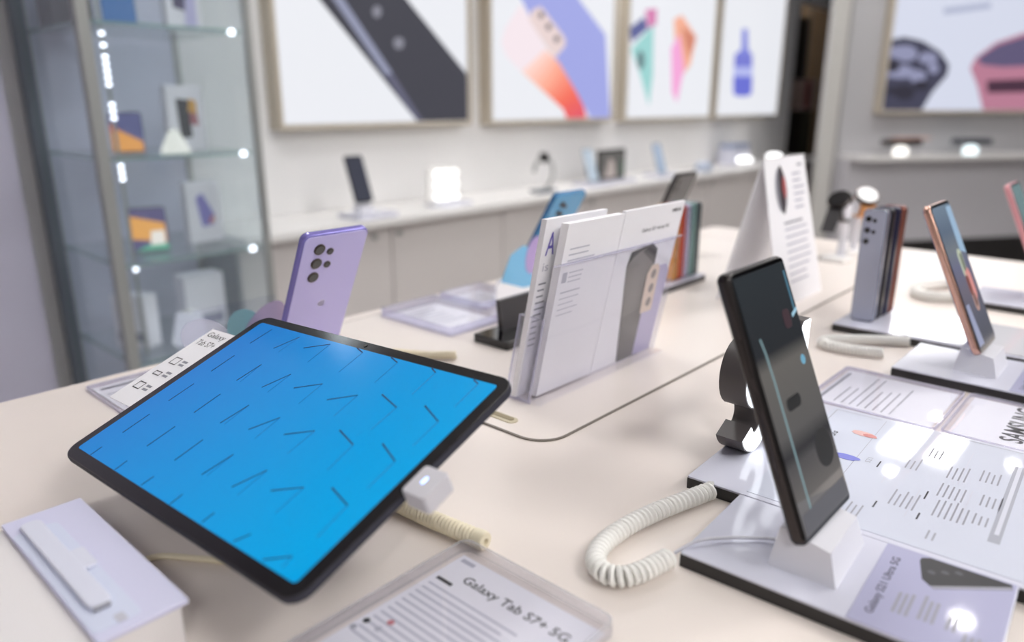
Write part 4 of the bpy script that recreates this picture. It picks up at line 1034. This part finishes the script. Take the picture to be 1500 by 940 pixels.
# items on the wall counter
wb = thing('display_plinth', 'small white base under the dark phone on the wall counter', 'display base', (1.58, 2.10, SZ))
obj('base_block', MB().slab(0.17, 0.12, 0.015, 0.004, 0.001, 'xy', 0, 0, 0.0), BASEW, wb, True)
wedge(wb, -0.02, 0.0, 0.05, 0.03, 0.035, 0.0145)
phone('smartphone', 'dark phone on white base on the wall counter below the light box', 0.0756, 0.165, 0.0085, upright(1.56, 2.088, SZ + 0.052, 20.0), BLACKF, BLACK, printed('dark_navy_screen', 44, 48, 66, 0.9), r=0.009)
lm = thing('lit_cube', 'glowing white cube of small bulbs on the wall counter', 'lamp', (1.95, 2.12, SZ))
obj('cube_foot', MB().slab(0.16, 0.10, 0.012, 0.004, 0.001, 'xy', 0.03, 0, 0.0), BASEW, lm, True)
m = MB()
for i in range(3):
    for j in range(3):
        o_ = obj('bulb', MB().lathe([(0.0, -0.016), (0.011, -0.012), (0.016, 0.0), (0.011, 0.012), (0.0, 0.016)], 12), glow('bulb_glow', (1, 0.99, 0.97, 1), 1.8), lm, True)
        o_.location = (-0.05 + i * .042, -0.03, 0.040 + j * .042)
obj('cube_back', MB().box(-0.07, 0.05, 0.0, 0.02, 0.012, 0.145), SHELFW, lm)
hs_ = thing('watch_hoop', 'grey open hoop display with small watch on the wall counter', 'watch stand', (2.55, 2.12, SZ))
obj('hoop_foot', MB().slab(0.12, 0.06, 0.014, 0.004, 0.001, 'xy', 0, 0, 0.0), ALUD, hs_, True)
obj('hoop', MB().tube([(0.065 * math.cos(R(a)) , 0, 0.085 + 0.068 * math.sin(R(a))) for a in range(-75, 176, 10)], 0.007, 8), ALU, hs_, True)
wt_ = obj('watch_head', MB().tube([(0.0, -0.012, 0.150), (0.0, 0.012, 0.150)], 0.022, 16), BLACKF, hs_, True)
pf = thing('picture_tablet', 'small tablet showing a dark landscape on the wall counter', 'tablet', (3.11, 2.15, SZ))
obj('body', MB().slab(0.235, 0.15, 0.008, 0.008, 0.002, 'xz', 0, 0.085, 0.0), BLACKF, pf, True)
obj('display', MB().slab(0.215, 0.130, 0.0004, 0.003, 0.0001, 'xz', 0, 0.085, -0.0005, 3, 1), printed('landscape_dark', 92, 90, 88, 1.0), pf)
obj('display_patch', MB().prism([(-0.06, 0.022), (0.04, 0.022), (0.02, 0.10), (-0.02, 0.12)], -0.0012, -0.0006, 'xz'), printed('landscape_light', 172, 160, 156, 1.0), pf)
obj('display_patch', MB().prism([(0.06, 0.03), (0.105, 0.03), (0.105, 0.10), (0.075, 0.11)], -0.0012, -0.0006, 'xz'), printed('landscape_green', 84, 98, 88, 1.0), pf)
obj('easel_foot', MB().slab(0.28, 0.12, 0.012, 0.004, 0.001, 'xy', 0, 0.0, 0.0), BASEW, pf, True)
def stand_phone(x, col, label, tilt=18):
    b_ = thing('display_plinth', 'white base under the ' + label.split(' standing')[0], 'display base', (x, 2.13, SZ))
    obj('base_block', MB().slab(0.17, 0.12, 0.014, 0.004, 0.001, 'xy', 0, 0, 0.0), BASEW, b_, True)
    c = mat('shelf_phone_%d' % col[0], rgb(*col), rough=0.25)
    phone('smartphone', label, 0.075, 0.162, 0.008, upright(x, 2.12, SZ + 0.0165, tilt), c, c, printed('pale_screen_%d' % col[0], *[min(255, v + 16) for v in col], 0.9), r=0.009)
stand_phone(2.93, (176, 190, 204), 'pale grey-blue phone standing beside the small landscape tablet')
stand_phone(3.55, (150, 168, 192), 'steel blue phone standing alone on the wall counter')
for i, (x, c, l) in enumerate(((3.96, (186, 196, 214), 'pale blue earbud case on the wall counter'), (4.48, (238, 238, 240), 'bright white earbud case glowing on the wall counter'), (4.92, (238, 238, 240), 'bright white glowing earbud case nearest the doorway'))):
    e = thing('earbud_case', l, 'earbud case', (x, 2.10, SZ))
    obj('case_body', MB().lathe([(0.0, 0.0), (0.035, 0.0), (0.048, 0.012), (0.050, 0.026), (0.046, 0.028), (0.0, 0.028)], 20), mat('case_%d' % c[0], rgb(*c), rough=0.3), e, True)
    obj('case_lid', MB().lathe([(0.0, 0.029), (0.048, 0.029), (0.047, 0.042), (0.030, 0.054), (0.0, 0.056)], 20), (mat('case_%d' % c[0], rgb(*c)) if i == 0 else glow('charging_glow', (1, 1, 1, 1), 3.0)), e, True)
fp = thing('flip_phone', 'slate blue folded phone lying on a riser behind the glowing cases', 'phone', (4.62, 2.24, SZ))
obj('riser', MB().slab(0.24, 0.10, 0.10, 0.004, 0.001, 'xy', 0, 0, 0.0), BASEW, fp, True)
obj('folded_body', MB().slab(0.26, 0.09, 0.025, 0.01, 0.004, 'xy', 0, 0, 0.101), mat('slate_blue', rgb(132, 146, 176), rough=0.3), fp, True)

# =================================================================== light boxes
def light_box(x0, x1, z0, z1, label):
    t = thing('light_box', label, 'light box', ((x0 + x1) / 2, 2.35, 0))
    w = (x1 - x0) / 2
    m = MB()
    for a in ((-w - .018, -w, z0 - .018, z1 + .018), (w, w + .018, z0 - .018, z1 + .018), (-w, w, z0 - .018, z0), (-w, w, z1, z1 + .018)):
        m.box(a[0], a[1], -0.062, 0.0, a[2], a[3])
    obj('frame', m, FRAMEB, t)
    obj('lit_panel', MB().box(-w, w, -0.055, 0.0, z0, z1), BOXGLOW, t)
    return t, (x0 + x1) / 2
def wall_print(t, cx, name, pts, material, k=0):
    obj(name, MB().prism([(min(max(a - cx, -10), 10), b) for a, b in pts], -0.0565 - .0008 * k, -0.0555 - .0008 * k, 'xz'), material, t)
def clipx(pts, a, b):
    return [(min(max(x, a), b), z) for x, z in pts]
t, cx = light_box(1.395, 2.262, 0.208, 1.36, 'bright light box with a huge black phone photographed diagonally')
c = lambda p: [(2.2595 if x > 2.20 else max(x, 1.397), z if z > 0.235 else 0.209) for x, z in p]
wall_print(t, cx, 'phone_picture', c(LB1['body']), printed('charcoal', 62, 62, 72))
wall_print(t, cx, 'edge_highlight', c(LB1['strip']), printed('blue_grey', 142, 146, 170), 1)
wall_print(t, cx, 'edge_highlight', c(LB1['edge']), printed('dim_blue_grey', 96, 96, 118), 1)
for l in LB1['lens']:
    wall_print(t, cx, 'lens_picture', l, printed('lens_grey', 132, 132, 144), 1)
t, cx = light_box(2.405, 3.292, 0.205, 1.36, 'bright light box with a lilac and orange phone picture')
c = lambda p: [(3.2895 if x > 3.24 else max(x, 2.407), z if z > 0.235 else 0.206) for x, z in p]
wall_print(t, cx, 'lilac_phone_picture', c(LB2['lilac']), printed('lilac_blue', 156, 162, 222))
lerp = lambda a_, b_, k_: tuple(a_[i] + (b_[i] - a_[i]) * k_ for i in range(len(a_)))
pk = LB2['peach']
cuts = [(pk[0][0], pk[0][2]), (pk[0][5], pk[0][4]), (pk[1][3], pk[1][2]), (pk[2][3], pk[2][2]), (pk[3][3], pk[3][2])]
cols = [(236, 226, 234), (246, 214, 206), (246, 170, 146), (238, 104, 84), (214, 78, 112)]
wall_print(t, cx, 'gradient_picture', c(pk[0]), printed('pale_pink', 238, 224, 230), 1)
for i in range(1, 4):
    for j in range(4):
        q0, q1 = [(lerp(cuts[i][e], cuts[i + 1][e], k_)) for e in (0, 1) for k_ in (j / 4,)], [(lerp(cuts[i][e], cuts[i + 1][e], (j + 1) / 4)) for e in (0, 1)]
        col = lerp(cols[i], cols[i + 1], (j + .5) / 4)
        wall_print(t, cx, 'gradient_picture', c([q0[0], q0[1], q1[1], q1[0]]), printed('gradient_%d_%d' % (i, j), *col), 1)
wall_print(t, cx, 'camera_island_picture', LB2['island'], printed('beige', 226, 206, 204), 2)
for l in LB2['lens']:
    wall_print(t, cx, 'lens_picture', l, printed('lens_dark', 104, 96, 104), 3)
t, cx = light_box(3.430, 4.340, 0.200, 1.36, 'bright light box with teal and pink shard-like phones')
for nm, col, k in (('navy', (92, 98, 150), 0), ('magenta', (208, 124, 172), 1), ('teal', (152, 206, 204), 2), ('hole', (96, 118, 124), 3), ('orange', (238, 172, 146), 0), ('pink', (238, 164, 212), 1), ('brown', (206, 132, 110), 2)):
    wall_print(t, cx, nm + '_picture', clipx(LB3[nm], 3.432, 4.338), printed('shard_' + nm, *col), k)
t, cx = light_box(4.430, 5.330, 0.200, 1.36, 'bright light box with a small blue bottle-shaped picture')
for nm, col in (('neck', (128, 134, 214)), ('body', (118, 122, 206)), ('mid', (176, 182, 232)), ('low', (104, 110, 206))):
    wall_print(t, cx, 'bottle_picture', LB4[nm], printed('bottle_' + nm, *col))
# angled box on the right wall
rt = thing('light_box', 'bright light box with a dark and a pink watch picture on the right wall', 'light box', mw=RWM)
fx0, fx1, fz0, fz1 = 0.20, 2.05, 0.232, 1.08
m = MB()
for a in ((fx0 - .02, fx0, fz0 - .02, fz1 + .02), (fx1, fx1 + .02, fz0 - .02, fz1 + .02), (fx0, fx1, fz0 - .02, fz0), (fx0, fx1, fz1, fz1 + .02)):
    m.box(a[0], a[1], -0.062, 0.0, a[2], a[3])
obj('frame', m, FRAMEB, rt)
obj('lit_panel', MB().box(fx0, fx1, -0.055, 0.0, fz0, fz1), glow('watch_box_white', (0.80, 0.84, 1.0, 1), BOX_POWER * .92), rt)
def rprint(name, pts, material, k=0):
    obj(name, MB().prism([(fx0 + .002 if a < fx0 + .07 else a, fz0 + .001 if b < fz0 + .045 else b) for a, b in pts], -0.0565 - .0008 * k, -0.0555 - .0008 * k, 'xz'), material, rt)
rprint('dark_watch_picture', RLB['dark'], printed('watch_navy', 62, 62, 82))
for q in RLB['blobs']:
    rprint('watch_dial_picture', q, printed('watch_steel', 140, 142, 172), 1)
for q in RLB['blobd']:
    rprint('watch_shade_picture', q, printed('watch_shadow', 44, 42, 56), 2)
rprint('pink_watch_picture', RLB['pink'], printed('watch_pink', 178, 120, 142))
rprint('watch_screen_picture', RLB['pscreen'], printed('watch_screen', 92, 84, 116), 1)
rprint('watch_band_picture', RLB['pband'], printed('watch_band', 70, 44, 62), 1)
rprint('blurred_text', RLB['text'], printed('soft_grey_text', 168, 174, 198))
wl_ = thing('wall_lamp', 'long bright wall lamp above the watch light box', 'lamp', mw=RWM)
obj('lamp_housing', MB().box(0.48, 1.22, -0.05, 0.0, 1.13, 1.39), SHELFW, wl_)
obj('lamp_diffuser', MB().box(0.50, 1.20, -0.06, -0.05, 1.15, 1.37), glow('wall_lamp_glow', (1.0, 0.99, 0.98, 1), 9.0), wl_)
# shelf and cabinet below
rs = thing('wall_shelf', 'white wall shelf above a grey panel on the right wall', 'shelf', mw=RWM)
obj('shelf_board', MB().box(-0.02, 3.1, -0.25, 0.0, -0.062, -0.04), SHELFW, rs)
obj('lower_panel', MB().box(-0.02, 3.1, -0.10, 0.0, -0.60, -0.062), mat('grey_panel_lacquer', rgb(200, 198, 203), rough=0.4), rs)
obj('dark_plinth', MB().box(-0.02, 3.1, -0.09, 0.0, -T, -0.60), DARKM, rs)
for i, (x, c, gc, l) in enumerate(((0.285, (44, 34, 32), (1, 0.97, 0.93, 1), 'brown bracelet tray above a warm round light on the right shelf'), (0.80, (66, 70, 80), (0.85, 0.97, 1.0, 1), 'grey bracelet tray above a cool round light on the right shelf'))):
    q = thing('bracelet_tray', l, 'display', mw=RWM @ Matrix.Translation((x, -0.17, -0.04)))
    obj('light_dome', MB().lathe([(0.0, 0.0), (0.040, 0.0), (0.044, 0.02), (0.038, 0.050), (0.0, 0.062)], 20), glow('dome_glow_%d' % i, gc, 1.7), q, True)
    obj('tray', MB().slab(0.24, 0.09, 0.036, 0.012, 0.006, 'xy', 0, 0.0, 0.0625), mat('tray_%d' % c[0], rgb(*c), rough=0.5), q, True)
    if i == 0:
        obj('strap', MB().slab(0.26, 0.06, 0.012, 0.012, 0.004, 'xy', 0.06, 0.0, 0.0990), mat('peach_strap', rgb(206, 168, 156), rough=0.6), q, True)

# doorway contents
for (x, y, w, z0, z1, c, nm, l) in ((6.50, 2.68, 0.30, -0.6, 0.95, (44, 38, 36), 'hanging_coat', 'dark brown coat hanging in the doorway'), (6.92, 2.74, 0.34, -0.8, 0.3, (52, 54, 48), 'hanging_coat', 'dark olive coat hanging low in the doorway'), (6.36, 2.52, 0.24, 0.22, 0.46, (196, 176, 172), 'hanging_bag', 'pale bag with red side hanging in the doorway'), (7.95, 3.05, 0.90, -0.9, 1.2, (150, 132, 112), 'hanging_curtain', 'tan curtain hanging deep in the doorway')):
    t = thing(nm, l, nm.split('_')[1], (x, y, 0))
    m = MB()
    n = 18
    ls = []
    for j in range(9):
        f_ = j / 8
        z = z0 + (z1 - z0) * f_
        ww = w * (1.0 - 0.35 * max(0, f_ - .8) / .2) if nm == 'hanging_coat' else w
        ls.append([(ww / 2 * math.cos(2 * math.pi * i / n), 0.07 * (1 + .35 * math.sin(i * 2.4)) * math.sin(2 * math.pi * i / n), z) for i in range(n)])
    m.loops(ls)
    obj('cloth', m, mat('cloth_%d_%d' % (c[0], c[1]), rgb(*c), rough=0.9, grain=0.1, gscale=8), t, True)
    if nm == 'hanging_bag':
        obj('red_side', MB().slab(0.07, 0.22, 0.02, 0.01, 0.004, 'xz', -0.11, 0.34, -0.09), mat('dull_red_cloth', rgb(140, 66, 62), rough=0.8), t, True)
    obj('hanger_loop', MB().tube([(0, 0, z1 - .01), (0, 0, 1.745)], 0.006, 6), ALUD, t)

# =================================================================== glass cabinet
gc = thing('glass_cabinet', 'tall glass display cabinet with aluminium posts in the corner', 'cabinet', (0, 0, 0))
gx0, gx1, gy0, gy1 = 0.655, 1.045, 1.85, 2.27
top = 1.1
for (x, y, m_, s) in ((gx0, gy0, ALU, .013), (gx1, gy0, ALU, .008), (gx0, gy1, ALUD, .016), (gx1, gy1, ALU, .008)):
    obj('post', MB().box(x - s, x + s, y - s, y + s, -T + .10, top), m_, gc)
obj('plinth', MB().box(gx0 - .01, gx1 + .01, gy0 - .01, gy1 + .01, -T, -T + .10), DARKM, gc)
obj('floor_panel', MB().box(gx0, gx1, gy0, gy1, -T + .10, -T + .12), SHELFW, gc)
obj('top_panel', MB().box(gx0 - .01, gx1 + .01, gy0 - .01, gy1 + .01, top, top + .03), ALU, gc)
obj('glass_front', MB().box(gx0 + .013, gx1 - .013, gy0 - .002, gy0 + .002, -T + .12, top), PANE, gc)
obj('glass_side', MB().box(gx0 - .002, gx0 + .002, gy0 + .013, gy1 - .013, -T + .12, top), PANE, gc)
obj('glass_side', MB().box(gx1 - .002, gx1 + .002, gy0 + .013, gy1 - .013, -T + .12, top), PANE, gc)
obj('back_panel', MB().box(gx0, gx1, gy1 - .004, gy1, -T + .12, top), mat('pale_blue_grey_panel', rgb(206, 209, 228), rough=0.4), gc)
obj('cabinet_fill_light', MB().box(gx0 + .05, gx1 - .05, gy0 + .05, gy0 + .12, top - .012, top - .0005), glow('cabinet_fill_glow', (0.9, 0.95, 1.0, 1), 10.0), gc)  # unseen light added to brighten the cabinet interior
SHZ = (0.455, 0.158, -0.094, -0.345)
for z in SHZ:
    s = obj('glass_shelf', MB().box(gx0 + .016, gx1 - .016, gy0 + .012, gy1 - .02, z - .008, z), PANE, gc)
    obj('shelf_edge', MB().box(gx0 + .016, gx1 - .016, gy0 + .008, gy0 + .012, z - .008, z), GEDGE, s)
    obj('shelf_edge', MB().box(gx0 + .012, gx0 + .016, gy0 + .012, gy1 - .02, z - .008, z), GEDGE, s)
    if z > -.3:
        obj('shelf_glint', MB().lathe([(0, -0.008), (0.008, -0.004), (0.008, 0.004), (0, 0.008)], 10, (gx1 - .040, gy0 + .007, z - .006)), LEDDOT, s)  # glint at the shelf corner, imitated by a small glowing bead
ls = obj('led_strip', MB().box(gx0 + .052, gx0 + .058, gy0 + .045, gy0 + .051, -0.34, 1.05), ALU, gc)
for z in (0.43, 0.405, 0.38, 0.365, 0.35, 0.335, 0.32, 0.275, 0.26, 0.245, 0.135, 0.12, 0.105, -0.115, 0.62, 0.66, 0.70):
    obj('led_diode', MB().box(gx0 + .0500, gx0 + .0600, gy0 + .0415, gy0 + .0455, z - .0038, z + .0038), LEDDOT, ls)

def carton(label, x, y, z, w, h, d, art, rz=0.0):
    t = thing('phone_carton', label, 'box', (x, y, z), (0, 0, rz))
    obj('carton_body', MB().slab(w, h, d, 0.002, 0.0008, 'xz', 0, h / 2, -d / 2, 2), mat('white_carton', rgb(244, 242, 250), rough=0.4), t, True)
    for i, (pts, c) in enumerate(art):
        obj('carton_art', MB().prism([(a * w, b * h) for a, b in pts], -d / 2 - .0010 - .0004 * i, -d / 2 - .0002, 'xz'), mat('art_%d_%d_%d' % c, rgb(*c), rough=0.4), t)
    return t
SHB = [(-.20, .18), (.12, .20), (.10, .78), (-.24, .80)]
carton('white carton with black and orange phone picture, middle shelf of glass cabinet', 0.938, 2.03, SHZ[1] + .0002, 0.098, 0.165, 0.03, [(SHB, (48, 46, 52)), ([(.06, .60), (.30, .55), (.30, .76), (.12, .80)], (224, 168, 76)), ([(.10, .40), (.32, .38), (.30, .55), (.10, .60)], (176, 108, 116))])
carton('white carton with violet phone picture, third shelf of glass cabinet', 0.958, 2.03, SHZ[2] + .0002, 0.098, 0.165, 0.03, [([(-.22, .75), (-.02, .82), (.28, .45), (.22, .28), (-.10, .26)], (134, 128, 204)), ([(.10, .30), (.26, .34), (.26, .44), (.14, .40)], (206, 110, 90))])
carton('white carton with purple picture, topmost shelf of glass cabinet', 0.965, 2.03, SHZ[0] + .0002, 0.092, 0.165, 0.03, [([(-.3, .35), (.1, .3), (.1, .9), (-.3, .9)], (78, 66, 104)), ([(.0, .1), (.34, .1), (.34, .9), (.1, .9)], (206, 200, 240))])
carton('wide white carton with dark lettering strip, lowest shelf of glass cabinet', 0.935, 2.05, SHZ[3] + .0002, 0.115, 0.16, 0.06, [([(-.36, .10), (.40, .10), (.40, .28), (-.36, .28)], (150, 152, 176))])
carton('plain white carton with dark strip beside the post, lowest shelf of glass cabinet', 0.74, 2.02, SHZ[3] + .0002, 0.10, 0.14, 0.05, [([(-.40, .12), (.40, .12), (.40, .30), (-.40, .30)], (140, 142, 160))], R(-60))
def leaning(label, x, y, z, cols, rz, w=0.075, h=0.10):
    t = thing('picture_phone', label, 'phone', (x, y, z + .003), (R(-14), 0, rz))
    obj('body', MB().slab(w, h, 0.008, 0.008, 0.002, 'xz', 0, h / 2, 0.0), BLACKF, t, True)
    for i, (pts, c) in enumerate(cols):
        obj('screen_picture', MB().prism([(a * w, b * h) for a, b in pts], -0.0012 - .0004 * i, -0.0002, 'xz'), printed('gem_%d_%d_%d' % c, *c), t)
    return t
leaning('phone with orange and navy screen, middle shelf of glass cabinet', 0.765, 1.97, SHZ[1], [([(-.48, .03), (.48, .03), (.48, .97), (-.48, .97)], (70, 72, 122)), ([(-.48, .03), (.44, .03), (.44, .26), (-.48, .66)], (222, 150, 62)), ([(-.48, .50), (-.2, .55), (-.48, .70)], (206, 96, 60))], R(-18))
leaning('phone with orange, navy and white screen, third shelf of glass cabinet', 0.785, 1.97, SHZ[2], [([(-.48, .03), (.48, .03), (.48, .97), (-.48, .97)], (72, 64, 112)), ([(-.48, .30), (.44, .20), (.44, .62), (-.48, .82)], (226, 158, 66)), ([(.0, .14), (.4, .14), (.4, .46), (.05, .46)], (236, 228, 220)), ([(-.4, .03), (.48, .03), (.48, .16), (-.1, .14)], (84, 168, 140))], R(-18), .09, .115)
leaning('deep blue phone, topmost shelf of glass cabinet', 0.785, 1.97, SHZ[0], [([(-.48, .03), (.48, .03), (.48, .97), (-.48, .97)], (40, 92, 150))], R(-18), .075, .11)
def cone(label, x, y, z, r0, r1, h, m_):
    t = thing('small_lamp', label, 'lamp', (x, y, z))
    obj('lamp_shade', MB().lathe([(r0 * .96, 0.0), (r0, 0.004), (r1, h - .004), (r1 * .6, h)], 18), m_, t, True)
    obj('lamp_cap', MB().lathe([(r1 * .6, h - .001), (r1 * .4, h + .004), (0.0, h + .005)], 14), SHELFW, t, True)
cone('small glowing white cone lamp, middle shelf of glass cabinet', 0.868, 1.945, SHZ[1] + .0002, 0.036, 0.013, 0.055, glow('cone_glow', (1.0, 1.0, 0.93, 1), 0.75))
cone('pale blue-white cone lamp, lowest shelf of glass cabinet', 0.845, 1.94, SHZ[3] + .0002, 0.048, 0.030, 0.085, glow('cone_glow_cool', (0.85, 0.87, 1.0, 1), 0.55))
dk = tag(obj('dark_box', MB().slab(0.10, 0.09, 0.14, 0.004, 0.002, 'xy', 0.0, 0.0, 0.0), mat('dark_grey_card', rgb(62, 60, 64), rough=0.6), None, True), 'dark grey box at the rear left, topmost shelf of glass cabinet', 'box')
dk.location = (0.735, 2.17, T + SHZ[0] + .0002)
